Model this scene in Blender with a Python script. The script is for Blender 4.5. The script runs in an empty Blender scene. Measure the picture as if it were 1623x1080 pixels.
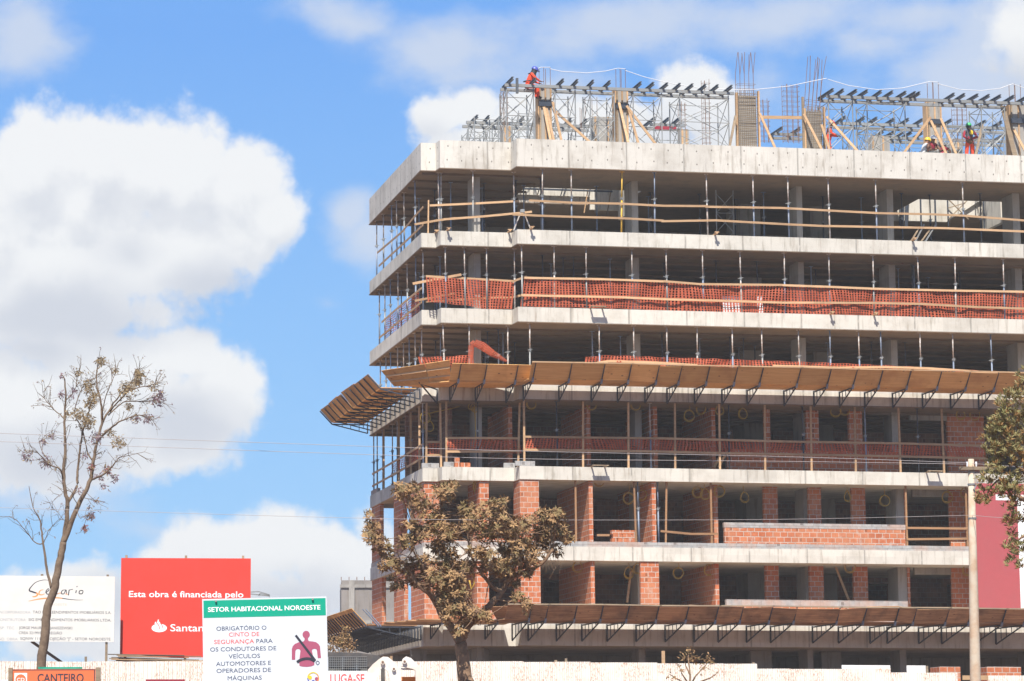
import bpy, bmesh, math, random
from mathutils import Vector, Matrix, Euler
R = math.radians
rnd = random.Random(7)
sc = bpy.context.scene
COL = sc.collection
# ------------------------------------------------------------------ camera
F = 4700.0; CX = 500.0; CY = 540.0; PITCH = math.atan(695 / F)
cp, sp = math.cos(PITCH), math.sin(PITCH)
cam = bpy.data.cameras.new('camera'); co = bpy.data.objects.new('camera', cam); COL.objects.link(co)
co.location = (0, 0, 0); co.rotation_euler = (math.pi / 2 + PITCH, 0, 0)
cam.sensor_width = 36; cam.lens = F / 1623 * 36; cam.shift_x = (811.5 - CX) / 1623
cam.clip_start = 0.5; cam.clip_end = 20000
sc.camera = co
# ------------------------------------------------------------------ light, sky, exposure
SUN_EL = math.atan(1.40 * math.cos(R(20)))
SUN_AZ_X, SUN_AZ_Y = -math.sin(R(11)), -math.cos(R(11))
sun_dir = Vector((SUN_AZ_X * math.cos(SUN_EL), SUN_AZ_Y * math.cos(SUN_EL), math.sin(SUN_EL)))
sl = bpy.data.lights.new('sun', 'SUN'); so = bpy.data.objects.new('sun', sl); COL.objects.link(so)
sl.energy = 4.6; sl.angle = R(0.5); sl.color = (1.0, 0.95, 0.87)
so.rotation_euler = sun_dir.to_track_quat('Z', 'Y').to_euler()
so.location = sun_dir * 300
sc.view_settings.view_transform = 'Standard'; sc.view_settings.look = 'None'
sc.view_settings.exposure = 0.72; sc.view_settings.gamma = 1.0
sc.cycles.max_bounces = 8; sc.cycles.diffuse_bounces = 4; sc.cycles.transparent_max_bounces = 8
sc.cycles.use_denoising = True
W = bpy.data.worlds.new('World'); sc.world = W; W.use_nodes = True


class NT:
    """small helper to write node trees"""
    def __init__(s, tree):
        s.t = tree
    def n(s, typ, **kw):
        nd = s.t.nodes.new(typ)
        for k, v in kw.items():
            setattr(nd, k, v)
        return nd
    def put(s, sock, v):
        if isinstance(v, bpy.types.NodeSocket):
            s.t.links.new(v, sock)
        elif v is not None:
            if hasattr(sock.default_value, '__len__') and isinstance(v, (tuple, list)):
                v = tuple(v)
                if len(sock.default_value) == 4 and len(v) == 3:
                    v = v + (1.0,)
            sock.default_value = v
    def m(s, op, a, b=None, c=None, clamp=False):
        nd = s.n('ShaderNodeMath', operation=op, use_clamp=clamp)
        for i, v in enumerate((a, b, c)):
            if v is not None:
                s.put(nd.inputs[i], v)
        return nd.outputs[0]
    def vm(s, op, a, b=None, c=None, scale=None):
        nd = s.n('ShaderNodeVectorMath', operation=op)
        for i, v in enumerate((a, b, c)):
            if v is not None:
                s.put(nd.inputs[i], v)
        if scale is not None:
            s.put(nd.inputs['Scale'], scale)
        return nd
    def mix(s, f, a, b, blend='MIX'):
        nd = s.n('ShaderNodeMix', data_type='RGBA', blend_type=blend)
        s.put(nd.inputs[0], f); s.put(nd.inputs[6], a); s.put(nd.inputs[7], b)
        return nd.outputs[2]
    def noise(s, vec, scale, detail=4, rough=0.55, dist=0.0):
        nd = s.n('ShaderNodeTexNoise')
        if vec is not None:
            s.put(nd.inputs['Vector'], vec)
        nd.inputs['Scale'].default_value = scale; nd.inputs['Detail'].default_value = detail
        nd.inputs['Roughness'].default_value = rough; nd.inputs['Distortion'].default_value = dist
        return nd
    def ramp(s, v, a, b, lo=0.0, hi=1.0, smooth=True):
        nd = s.n('ShaderNodeMapRange', interpolation_type='SMOOTHSTEP' if smooth else 'LINEAR')
        s.put(nd.inputs[0], v); s.put(nd.inputs[1], a); s.put(nd.inputs[2], b); s.put(nd.inputs[3], lo); s.put(nd.inputs[4], hi)
        return nd.outputs[0]


def build_world():
    t = NT(W.node_tree)
    for nd in list(W.node_tree.nodes):
        W.node_tree.nodes.remove(nd)
    out = t.n('ShaderNodeOutputWorld')
    bg = t.n('ShaderNodeBackground')
    sky = t.n('ShaderNodeTexSky', sky_type='NISHITA')
    sky.sun_disc = False; sky.sun_elevation = SUN_EL
    sky.sun_rotation = math.atan2(SUN_AZ_X, SUN_AZ_Y)
    sky.altitude = 1100; sky.air_density = 1.0; sky.dust_density = 0.4; sky.ozone_density = 2.0
    geo = t.n('ShaderNodeTexCoord')
    sep = t.n('ShaderNodeSeparateXYZ'); t.put(sep.inputs[0], geo.outputs['Generated'])
    az = t.m('ARCTAN2', sep.outputs[0], sep.outputs[1])
    el = t.m('ARCSINE', sep.outputs[2])
    comb = t.n('ShaderNodeCombineXYZ'); t.put(comb.inputs[0], az); t.put(comb.inputs[1], el)
    P0 = comb.outputs[0]
    K = 1.0 / 4700.0
    def c(px, py):
        return ((px - 500) * K, PITCH + (540 - py) * K)
    blobs = [  # x, y, rx, ry, weight      (azimuth and elevation of the cumulus heaps)
        (45, 275, 110, 115, 1), (110, 320, 100, 80, 1), (130, 255, 120, 100, 1), (215, 265, 110, 105, 1), (300, 275, 110, 105, 1), (365, 300, 95, 90, 1), (425, 345, 70, 75, 1), (385, 370, 90, 85, 1), (270, 400, 150, 105, 1),
        (120, 420, 270, 150, 1), (-60, 400, 150, 230, 1), (140, 490, 180, 55, .9), (40, 500, 150, 70, 1), (150, 548, 150, 50, .9), (90, 560, 110, 50, .9),
        (290, 560, 95, 55, 1), (345, 600, 72, 72, 1), (60, 650, 190, 125, 1), (200, 620, 170, 105, 1), (330, 640, 85, 85, 1), (90, 730, 160, 70, .9), (250, 700, 150, 70, .9), (380, 600, 45, 55, .8),
        (440, 865, 85, 72, 1), (385, 880, 90, 65, 1), (310, 870, 75, 65, 1), (270, 905, 80, 50, 1), (520, 885, 90, 62, 1), (580, 900, 80, 70, 1), (410, 950, 230, 85, 1), (150, 950, 150, 70, .9), (60, 965, 120, 55, .8), (300, 1010, 420, 70, .9), (590, 830, 45, 40, .5),
        (705, 195, 58, 52, 1), (745, 180, 55, 42, 1), (770, 235, 110, 70, 1), (850, 195, 90, 60, 1), (930, 200, 90, 62, 1), (1000, 225, 120, 70, .9), (1115, 165, 72, 72, .9), (1140, 215, 80, 80, .9), (1050, 260, 160, 60, .8),
        (1640, 90, 80, 120, .6)]
    wisps = [(700, 70, 200, 80, 1), (560, 35, 130, 60, .75), (1000, 50, 280, 85, .95), (1250, 45, 280, 80, .9), (1480, 40, 220, 70, .85), (20, 60, 110, 130, .9),
             (555, 350, 60, 60, .95), (585, 385, 60, 60, .9), (520, 470, 60, 30, .4), (1560, 150, 170, 130, 1.1), (1600, 60, 150, 110, 1.1), (1400, 90, 160, 70, .7), (880, 150, 160, 70, .8), (960, 210, 160, 70, .9), (760, 120, 190, 60, .7), (60, 800, 200, 50, .7), (1340, 150, 140, 80, .5), (230, 850, 120, 40, .4), (1230, 140, 120, 60, .5)]
    def density(p, lst):
        acc = None
        for (x, y, rx, ry, w) in lst:
            a, e = c(x, y); ix, iy = 1 / (rx * K), 1 / (ry * K)
            d = t.vm('MULTIPLY_ADD', p, (ix, iy, 0), (-a * ix, -e * iy, 0)).outputs[0]
            l = t.vm('LENGTH', d).outputs['Value']
            v = t.m('MULTIPLY_ADD', l, -w, w)
            if acc is None:
                acc = v
            else:
                nd = t.n('ShaderNodeMath', operation='SMOOTH_MAX')
                t.put(nd.inputs[0], acc); t.put(nd.inputs[1], v); nd.inputs[2].default_value = 0.18
                acc = nd.outputs[0]
        return acc
    def warp(p, sc_, amt):
        n1 = t.noise(p, sc_, 3, .55)
        d = t.vm('SUBTRACT', n1.outputs['Color'], (.5, .5, .5)).outputs[0]
        return t.vm('MULTIPLY_ADD', d, (amt, amt * .8, 0), p).outputs[0]
    pw = warp(P0, 26, .016)
    n_big = t.noise(P0, 34, 8, .56); n_fin = t.noise(P0, 90, 7, .62)
    nz = t.m('MULTIPLY_ADD', t.m('SUBTRACT', n_big.outputs[0], .5), 1.15, t.m('MULTIPLY', t.m('SUBTRACT', n_fin.outputs[0], .5), .55))
    def billow(p):
        v = t.n('ShaderNodeTexVoronoi', voronoi_dimensions='2D', feature='SMOOTH_F1'); v.normalize = True
        v.inputs['Scale'].default_value = 62; v.inputs['Detail'].default_value = 4; v.inputs['Roughness'].default_value = .55; v.inputs['Smoothness'].default_value = .35
        t.put(v.inputs['Vector'], p); return t.m('SUBTRACT', .34, v.outputs['Distance'])
    pb = warp(P0, 70, .006)
    d0 = density(pw, blobs)
    den = t.m('ADD', t.m('ADD', d0, t.m('MULTIPLY', nz, .62)), t.m('MULTIPLY', billow(pb), .95))
    mask = t.ramp(den, .0, .44)
    up = t.vm('ADD', pw, (-.004, .0135, 0)).outputs[0]
    n_up = t.noise(t.vm('ADD', P0, (-.003, .0065, 0)).outputs[0], 34, 8, .56)
    d1 = t.m('ADD', density(up, blobs), t.m('MULTIPLY', t.m('SUBTRACT', n_up.outputs[0], .5), .7))
    d1 = t.m('ADD', d1, t.m('MULTIPLY', billow(t.vm('ADD', pb, (-.002, .004, 0)).outputs[0]), .95))
    shade = t.ramp(t.m('SUBTRACT', d1, den), -.30, .50)          # 0 = sunlit top, 1 = base
    thick = t.ramp(den, .1, .85)
    shade2 = t.m('MULTIPLY', shade, t.m('MULTIPLY_ADD', thick, .6, .4))
    grey = [(110, 505, 230, 75, 1), (330, 470, 120, 75, 1), (60, 560, 130, 45, .7), (90, 725, 170, 70, 1), (300, 670, 110, 70, .9), (470, 950, 170, 60, .9), (250, 950, 160, 60, .9), (1600, 170, 110, 70, .9), (700, 220, 60, 30, .4), (1100, 230, 100, 50, .5), (200, 400, 60, 40, .35)]
    gz_ = t.ramp(t.m('ADD', density(pw, grey), t.m('MULTIPLY', t.m('SUBTRACT', n_big.outputs[0], .5), .9)), -.25, .75)
    shade2 = t.m('MAXIMUM', t.m('MULTIPLY', shade2, .8), t.m('MULTIPLY', gz_, .95))
    ccol = t.mix(shade2, (.560, .568, .575), (.395, .418, .465))
    w = density(warp(P0, 18, .03), wisps)
    wn = t.noise(t.vm('MULTIPLY', P0, (1, 1.5, 1)).outputs[0], 24, 8, .6)
    wmask = t.m('MULTIPLY', t.ramp(t.m('ADD', w, t.m('MULTIPLY', t.m('SUBTRACT', wn.outputs[0], .5), 1.5)), .0, .85), .80)
    nis = t.vm('SCALE', sky.outputs[0], scale=.1).outputs[0]
    blue = t.mix(t.ramp(el, .02, .25, smooth=False), (.235, .430, .625), (.112, .262, .56))
    skc = t.mix(t.ramp(el, .30, .55), blue, nis)
    c1 = t.mix(wmask, skc, (.41, .45, .52))
    c2 = t.mix(t.m('MULTIPLY', mask, .97), c1, ccol)
    t.put(bg.inputs[0], c2); bg.inputs[1].default_value = 1.0
    W.node_tree.links.new(bg.outputs[0], out.inputs[0])
build_world()
# ------------------------------------------------------------------ survey: the site frame (u along the facade, v into the building, z up)
TH = R(9.0); OX, OY = 7.87, 115.0
UX, UY = math.cos(TH), math.sin(TH); VX, VY = -math.sin(TH), math.cos(TH)
BM = Matrix.Translation((OX, OY, 0)) @ Matrix.Rotation(TH, 4, 'Z')


def ray(px, py):
    a = (px - CX) / F; b = (CY - py) / F
    return (a, cp - b * sp, sp + b * cp)
def uv(px, py, v=0.0):        # sight line met with the plane v = const -> (u, z)
    d = ray(px, py); t = (v + OX * VX + OY * VY) / (d[0] * VX + d[1] * VY)
    return ((t * d[0] - OX) * UX + (t * d[1] - OY) * UY, t * d[2])
def uat(px, v, py=500):
    return uv(px, py, v)[0]
def sd(px, py, u=-3.5):       # met with the plane u = const -> (v, z)
    d = ray(px, py); t = (u + OX * UX + OY * UY) / (d[0] * UX + d[1] * UY)
    return ((t * d[0] - OX) * VX + (t * d[1] - OY) * VY, t * d[2])
def PW(px, py, Y):            # met with the plane y = Y, world
    d = ray(px, py); t = Y / d[1]
    return Vector((t * d[0], Y, t * d[2]))


# ------------------------------------------------------------------ mesh helpers
class MB:
    def __init__(s):
        s.v = []; s.f = []
    def quad(s, *p):
        n = len(s.v); s.v += [tuple(q) for q in p]; s.f.append(tuple(range(n, n + len(p)))); return s
    def hexa(s, c8):
        n = len(s.v); s.v += [tuple(q) for q in c8]
        for a in ((0, 3, 2, 1), (4, 5, 6, 7), (0, 1, 5, 4), (1, 2, 6, 5), (2, 3, 7, 6), (3, 0, 4, 7)):
            s.f.append(tuple(n + i for i in a))
        return s
    def box(s, x0, x1, y0, y1, z0, z1):
        return s.hexa([(x0, y0, z0), (x1, y0, z0), (x1, y1, z0), (x0, y1, z0), (x0, y0, z1), (x1, y0, z1), (x1, y1, z1), (x0, y1, z1)])
    def bar(s, p, q, w, h, up=(0, 0, 1)):
        p = Vector(p); q = Vector(q); d = (q - p).normalized(); up = Vector(up)
        if abs(d.dot(up)) > .97:
            up = Vector((0, 1, 0))
        a = d.cross(up).normalized() * (w / 2); b = a.cross(d).normalized() * (h / 2)
        return s.hexa([p - a - b, p + a - b, p + a + b, p - a + b, q - a - b, q + a - b, q + a + b, q - a + b])
    def tube(s, pts, r, n=6, cap=True):
        pts = [Vector(p) for p in pts]
        rs = r if isinstance(r, (list, tuple)) else [r] * len(pts)
        base = len(s.v); ref = None
        for i, p in enumerate(pts):
            d = (pts[min(i + 1, len(pts) - 1)] - pts[max(i - 1, 0)])
            if d.length < 1e-9: d = Vector((0, 0, 1))
            d.normalize()
            if ref is None:
                ref = Vector((0, 0, 1)) if abs(d.z) < .9 else Vector((1, 0, 0))
            a = d.cross(ref).normalized(); b = d.cross(a).normalized(); ref = -a.cross(d) if False else ref
            if abs(d.dot(ref)) > .95:
                ref = Vector((0, 1, 0)) if abs(d.y) < .9 else Vector((1, 0, 0))
                a = d.cross(ref).normalized(); b = d.cross(a).normalized()
            for k in range(n):
                an = 2 * math.pi * k / n
                s.v.append(tuple(p + (a * math.cos(an) + b * math.sin(an)) * rs[i]))
        for i in range(len(pts) - 1):
            for k in range(n):
                s.f.append((base + i * n + k, base + i * n + (k + 1) % n, base + (i + 1) * n + (k + 1) % n, base + (i + 1) * n + k))
        if cap:
            s.f.append(tuple(base + k for k in range(n))[::-1]); s.f.append(tuple(base + (len(pts) - 1) * n + k for k in range(n)))
        return s
    def prism(s, poly, a0, a1, axis='z'):
        n = len(poly); b = len(s.v)
        def mk(p, a):
            return (p[0], p[1], a) if axis == 'z' else (p[0], a, p[1]) if axis == 'y' else (a, p[0], p[1])
        s.v += [mk(p, a0) for p in poly] + [mk(p, a1) for p in poly]
        s.f.append(tuple(range(b, b + n))[::-1]); s.f.append(tuple(range(b + n, b + 2 * n)))
        for i in range(n):
            j = (i + 1) % n; s.f.append((b + i, b + j, b + n + j, b + n + i))
        return s
    def mesh(s, name, mats, smooth=False):
        me = bpy.data.meshes.new(name); me.from_pydata(s.v, [], s.f)
        bm = bmesh.new(); bm.from_mesh(me); bmesh.ops.recalc_face_normals(bm, faces=bm.faces); bm.to_mesh(me); bm.free()
        for m in (mats if isinstance(mats, (list, tuple)) else [mats]):
            me.materials.append(m)
        if smooth:
            me.polygons.foreach_set('use_smooth', [True] * len(me.polygons))
        me.update(); return me
    def build(s, name, mat, parent=None, smooth=False, norm=True):
        if norm:
            return link(name, s.mesh(name, mat, smooth), parent)
        me = bpy.data.meshes.new(name); me.from_pydata(s.v, [], s.f); me.materials.append(mat); me.update()
        return link(name, me, parent)


def link(name, me, parent=None, mtx=None):
    o = bpy.data.objects.new(name, me); COL.objects.link(o)
    if parent is not None:
        o.parent = parent
    if mtx is not None:
        o.matrix_local = mtx
    return o
def tag(o, label, cat, group=None):
    o['label'] = label; o['category'] = cat
    if group: o['group'] = group
    return o
def struct(o):
    o['kind'] = 'structure'; return o
def thing(name, label, cat, mtx=None, group=None):
    o = bpy.data.objects.new(name, None); o.empty_display_size = .2; COL.objects.link(o)
    if mtx is not None:
        o.matrix_world = mtx
    return tag(o, label, cat, group)
def at(u, v, z, rz=0.0, tilt=(0, 0)):          # matrix of a thing standing in the building frame
    return BM @ Matrix.Translation((u, v, z)) @ Euler((tilt[0], tilt[1], rz)).to_matrix().to_4x4()
ORD = ['first', 'second', 'third', 'fourth', 'fifth', 'sixth', 'seventh', 'eighth', 'ninth', 'tenth', 'eleventh', 'twelfth', 'thirteenth', 'fourteenth', 'fifteenth', 'sixteenth', 'seventeenth', 'eighteenth', 'nineteenth', 'twentieth']
def od(i):
    if i < 20: return ORD[i]
    k = i + 1
    return '%d%s' % (k, {1: 'st', 2: 'nd', 3: 'rd'}.get(k % 10, 'th'))


# ------------------------------------------------------------------ materials
MATS = {}
def mat(name, col, rough=.8, spec=.3, metal=0.0, var=0.0, nscale=3.0, ncol=None, namt=.5, bump=0.0, bscale=30, objrand=0.0, trans=0.0):
    m = bpy.data.materials.new(name); m.use_nodes = True; t = NT(m.node_tree)
    b = m.node_tree.nodes['Principled BSDF']
    b.inputs['Roughness'].default_value = rough; b.inputs['Specular IOR Level'].default_value = spec; b.inputs['Metallic'].default_value = metal
    tc = t.n('ShaderNodeTexCoord').outputs['Object']
    c = col + (1,) if len(col) == 3 else col
    cs = None
    if ncol is not None:
        n = t.noise(tc, nscale, 6, .6)
        cs = t.mix(t.m('MULTIPLY', t.ramp(n.outputs[0], .38, .66), namt), c, ncol)
    if var > 0:
        n2 = t.noise(tc, nscale * 4.3, 5, .65)
        f = t.m('MULTIPLY_ADD', n2.outputs[0], 2 * var, 1 - var)
        cs = t.mix(1.0, cs if cs is not None else c, t.n('ShaderNodeCombineColor').outputs[0], 'MULTIPLY') if False else t.vm('SCALE', cs if cs is not None else c[:3], scale=f).outputs[0]
    if objrand > 0:
        oi = t.n('ShaderNodeObjectInfo')
        f = t.m('MULTIPLY_ADD', oi.outputs['Random'], 2 * objrand, 1 - objrand)
        cs = t.vm('SCALE', cs if cs is not None else c[:3], scale=f).outputs[0]
    if cs is not None:
        t.put(b.inputs['Base Color'], cs)
    else:
        b.inputs['Base Color'].default_value = c
    if bump > 0:
        n3 = t.noise(tc, bscale, 4, .6); bp = t.n('ShaderNodeBump'); bp.inputs['Strength'].default_value = bump; bp.inputs['Distance'].default_value = .02
        t.put(bp.inputs['Height'], n3.outputs[0]); t.put(b.inputs['Normal'], bp.outputs[0])
    if trans > 0:
        b.inputs['Transmission Weight'].default_value = 0
        tr = t.n('ShaderNodeBsdfTranslucent'); t.put(tr.inputs[0], cs if cs is not None else c)
        mx = t.n('ShaderNodeMixShader'); mx.inputs[0].default_value = trans
        m.node_tree.links.new(b.outputs[0], mx.inputs[1]); m.node_tree.links.new(tr.outputs[0], mx.inputs[2])
        m.node_tree.links.new(mx.outputs[0], m.node_tree.nodes['Material Output'].inputs[0])
    MATS[name] = m
    return m


def xz_coord(t):             # wall coordinates that work on faces along u and along v: (x + y, z)
    tc = t.n('ShaderNodeTexCoord').outputs['Object']; s = t.n('ShaderNodeSeparateXYZ'); t.put(s.inputs[0], tc)
    c = t.n('ShaderNodeCombineXYZ'); t.put(c.inputs[0], t.m('ADD', s.outputs[0], s.outputs[1])); t.put(c.inputs[1], s.outputs[2])
    return tc, c.outputs[0], s


def mat_concrete(name, base, stain, holes=False, zoff=0.0, joint=2.36):
    m = bpy.data.materials.new(name); m.use_nodes = True; t = NT(m.node_tree); b = m.node_tree.nodes['Principled BSDF']
    b.inputs['Roughness'].default_value = .9; b.inputs['Specular IOR Level'].default_value = .2
    tc, xz, s = xz_coord(t)
    n1 = t.noise(tc, .9, 7, .62); n2 = t.noise(tc, 7, 6, .7)
    stre = t.noise(t.vm('MULTIPLY', xz, (3.2, .35, 1)).outputs[0], 1.6, 6, .65)
    f = t.m('MULTIPLY', t.ramp(n1.outputs[0], .42, .72), .55)
    f = t.m('ADD', f, t.m('MULTIPLY', t.ramp(stre.outputs[0], .50, .70), .8))
    f = t.m('ADD', f, t.m('MULTIPLY', t.ramp(n2.outputs[0], .56, .75), .35), clamp=True)
    col = t.mix(f, base, stain)
    blot = t.noise(t.vm('MULTIPLY', xz, (1, 2.2, 1)).outputs[0], 5.5, 5, .75)
    col = t.mix(t.m('MULTIPLY', t.ramp(blot.outputs[0], .63, .70), .5), col, (.20, .19, .175, 1))
    jx = t.m('FRACT', t.m('DIVIDE', t.m('ADD', t.m('ADD', s.outputs[0], s.outputs[1]), .15), joint))
    jd = t.m('ABSOLUTE', t.m('SUBTRACT', jx, .5))
    jn = t.noise(tc, 4, 4)
    jl = t.m('MULTIPLY', t.ramp(jd, .478, .499), t.ramp(jn.outputs[0], .25, .5))
    col = t.mix(t.m('MULTIPLY', jl, .8), col, (.25, .23, .20, 1))
    wn = t.n('ShaderNodeTexWhiteNoise', noise_dimensions='2D'); cv = t.n('ShaderNodeCombineXYZ')
    t.put(cv.inputs[0], t.m('FLOOR', t.m('DIVIDE', t.m('ADD', t.m('ADD', s.outputs[0], s.outputs[1]), .15 + joint / 2), joint))); t.put(cv.inputs[1], t.m('FLOOR', t.m('DIVIDE', s.outputs[2], 2.9)))
    t.put(wn.inputs['Vector'], cv.outputs[0])
    col = t.vm('SCALE', col, scale=t.m('MULTIPLY_ADD', wn.outputs['Value'], .16, .90)).outputs[0]
    dr = t.noise(t.vm('MULTIPLY', xz, (5.5, .22, 1)).outputs[0], 1.3, 5, .7); dm = t.noise(xz, .45, 3)
    col = t.mix(t.m('MULTIPLY', t.m('MULTIPLY', t.ramp(dr.outputs[0], .54, .70), t.ramp(dm.outputs[0], .42, .62)), .62), col, (.24, .17, .115, 1))
    hgt = n2.outputs[0]
    if holes:
        v = t.n('ShaderNodeTexVoronoi', voronoi_dimensions='2D', feature='F1'); v.inputs['Randomness'].default_value = .22
        t.put(v.inputs['Vector'], t.vm('MULTIPLY_ADD', xz, (1 / .62, 1 / .52, 1), (0, -zoff / .52, 0)).outputs[0]); v.inputs['Scale'].default_value = 1.0
        vd = t.vm('MULTIPLY', t.vm('SUBTRACT', t.vm('MULTIPLY_ADD', xz, (1 / .62, 1 / .52, 1), (0, -zoff / .52, 0)).outputs[0], v.outputs['Position']).outputs[0], (1.0, .55, 0)).outputs[0]
        dist = t.vm('LENGTH', vd).outputs['Value']
        col = t.mix(t.m('MULTIPLY', t.ramp(dist, .055, .022), .8), col, (.07, .055, .045, 1))
    t.put(b.inputs['Base Color'], col)
    bp = t.n('ShaderNodeBump'); bp.inputs['Strength'].default_value = .35; bp.inputs['Distance'].default_value = .02
    t.put(bp.inputs['Height'], hgt); t.put(b.inputs['Normal'], bp.outputs[0])
    MATS[name] = m; return m


def mat_brick(name, c1, c2, mortar, bw=.30, bh=.205, msz=.016):
    m = bpy.data.materials.new(name); m.use_nodes = True; t = NT(m.node_tree); b = m.node_tree.nodes['Principled BSDF']
    b.inputs['Roughness'].default_value = .92; b.inputs['Specular IOR Level'].default_value = .15
    tc, xz, s = xz_coord(t)
    wob = t.noise(tc, 2.5, 3); vec = t.vm('MULTIPLY_ADD', t.vm('SUBTRACT', wob.outputs['Color'], (.5, .5, .5)).outputs[0], (.03, .03, 0), xz).outputs[0]
    br = t.n('ShaderNodeTexBrick'); br.offset = .5; t.put(br.inputs['Vector'], vec)
    br.inputs['Color1'].default_value = c1; br.inputs['Color2'].default_value = c2; br.inputs['Mortar'].default_value = mortar
    br.inputs['Scale'].default_value = 1; br.inputs['Mortar Size'].default_value = msz; br.inputs['Mortar Smooth'].default_value = .25
    br.inputs['Bias'].default_value = 0; br.inputs['Brick Width'].default_value = bw; br.inputs['Row Height'].default_value = bh
    n = t.noise(tc, 6, 6, .65)
    col = t.vm('SCALE', br.outputs[0], scale=t.m('MULTIPLY_ADD', n.outputs[0], .9, .52)).outputs[0]
    big = t.noise(tc, .8, 4, .6); col = t.mix(t.ramp(big.outputs[0], .40, .70, 0, .45), col, (.52, .26, .15, 1))
    # smears of mortar, and hollow block ends here and there
    sm = t.noise(tc, 2.2, 6, .7)
    col = t.mix(t.m('MULTIPLY', t.ramp(sm.outputs[0], .55, .72), .6), col, mortar)
    cell = t.n('ShaderNodeTexWhiteNoise', noise_dimensions='2D')
    fl = t.vm('FLOOR', t.vm('DIVIDE', xz, (bw / 2, bh, 1)).outputs[0]).outputs[0]; t.put(cell.inputs['Vector'], fl)
    fr = t.vm('FRACTION', t.vm('DIVIDE', xz, (bw / 2, bh, 1)).outputs[0]).outputs[0]
    fs = t.n('ShaderNodeSeparateXYZ'); t.put(fs.inputs[0], fr)
    inner = t.m('MULTIPLY', t.m('MULTIPLY', t.m('GREATER_THAN', fs.outputs[0], .2), t.m('LESS_THAN', fs.outputs[0], .8)), t.m('MULTIPLY', t.m('GREATER_THAN', fs.outputs[1], .2), t.m('LESS_THAN', fs.outputs[1], .82)))
    slots = t.m('GREATER_THAN', t.m('FRACT', t.m('MULTIPLY', fs.outputs[0], 5.0)), .4)
    hole = t.m('MULTIPLY', t.m('MULTIPLY', inner, slots), t.m('GREATER_THAN', cell.outputs['Value'], .95))
    col = t.mix(t.m('MULTIPLY', hole, .8), col, (.06, .03, .02, 1))
    t.put(b.inputs['Base Color'], col)
    bp = t.n('ShaderNodeBump'); bp.inputs['Strength'].default_value = .5; bp.inputs['Distance'].default_value = .012
    t.put(bp.inputs['Height'], t.m('SUBTRACT', t.m('MULTIPLY', n.outputs[0], .4), br.outputs['Fac'])); t.put(b.inputs['Normal'], bp.outputs[0])
    MATS[name] = m; return m


def mat_board(name, a, b_, dark, along=.45, knots=True):       # plywood and planks: grain along the local x axis
    m = bpy.data.materials.new(name); m.use_nodes = True; t = NT(m.node_tree); bs = m.node_tree.nodes['Principled BSDF']
    bs.inputs['Roughness'].default_value = .75; bs.inputs['Specular IOR Level'].default_value = .25
    tc = t.n('ShaderNodeTexCoord').outputs['Object']; oi = t.n('ShaderNodeObjectInfo')
    off = t.n('ShaderNodeCombineXYZ'); t.put(off.inputs[0], t.m('MULTIPLY', oi.outputs['Random'], 37.0)); t.put(off.inputs[1], t.m('MULTIPLY', oi.outputs['Random'], 11.0))
    p = t.vm('ADD', tc, off.outputs[0]).outputs[0]
    g = t.noise(t.vm('MULTIPLY', p, (along, 9, 9)).outputs[0], 2.0, 6, .6, .4)
    big = t.noise(p, 1.1, 5, .6)
    col = t.mix(t.ramp(g.outputs[0], .3, .7), a, b_)
    col = t.mix(t.m('MULTIPLY', t.ramp(big.outputs[0], .45, .72), .65), col, dark)
    if knots:
        v = t.n('ShaderNodeTexVoronoi', feature='F1'); t.put(v.inputs['Vector'], t.vm('MULTIPLY', p, (2.4, 3.6, 3.6)).outputs[0]); v.inputs['Scale'].default_value = 1
        col = t.mix(t.m('MULTIPLY', t.ramp(v.outputs['Distance'], .14, .07), .7), col, (.13, .045, .02, 1))
    col = t.vm('SCALE', col, scale=t.m('MULTIPLY_ADD', oi.outputs['Random'], .45, .78)).outputs[0]
    t.put(bs.inputs['Base Color'], col)
    MATS[name] = m; return m


M_conc = mat_concrete('sunlit_concrete', (.61, .575, .505, 1), (.38, .345, .285, 1))
M_roofc = mat_concrete('parapet_concrete', (.61, .575, .51, 1), (.38, .34, .285, 1), holes=True, zoff=24.02 - .26)
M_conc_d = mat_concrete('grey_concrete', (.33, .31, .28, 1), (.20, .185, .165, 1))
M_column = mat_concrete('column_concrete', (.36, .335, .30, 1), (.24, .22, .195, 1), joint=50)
M_brick = mat_brick('clay_block', (.52, .175, .08, 1), (.42, .12, .054, 1), (.50, .43, .37, 1), msz=.0145)
M_brick_shade = mat_brick('shaded_clay_block', (.15, .075, .055, 1), (.12, .062, .048, 1), (.17, .145, .125, 1))  # clay block with the dimness of the interior put into its colour
M_block = mat_brick('grey_block', (.40, .40, .385, 1), (.33, .33, .325, 1), (.24, .235, .225, 1), bw=.40, bh=.21, msz=.008)
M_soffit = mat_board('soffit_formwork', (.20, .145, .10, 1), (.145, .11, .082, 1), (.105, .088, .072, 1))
M_ply = mat_board('new_plywood', (.72, .43, .17, 1), (.60, .325, .115, 1), (.46, .22, .075, 1))
M_oldply = mat_board('weathered_plywood', (.56, .325, .165, 1), (.34, .17, .08, 1), (.10, .055, .033, 1))
M_timber = mat_board('pine_timber', (.53, .345, .195, 1), (.43, .265, .14, 1), (.33, .205, .12, 1), knots=False)
M_shadetimber = mat_board('shaded_timber', (.34, .19, .095, 1), (.26, .14, .07, 1), (.20, .11, .06, 1), knots=False)  # timber darkened in colour for posts and rails standing in shade
M_oldtimber = mat_board('grey_timber', (.34, .25, .16, 1), (.24, .18, .12, 1), (.17, .13, .10, 1), knots=False)
M_galv = mat('galvanised_steel', (.27, .285, .29), .55, .5, .35, .18, 5, (.28, .24, .19), .55, objrand=.15)
M_blue = mat('blue_steel', (.16, .22, .33), .6, .4, .1, .2, 4, (.30, .30, .30), .7, objrand=.2)
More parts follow.
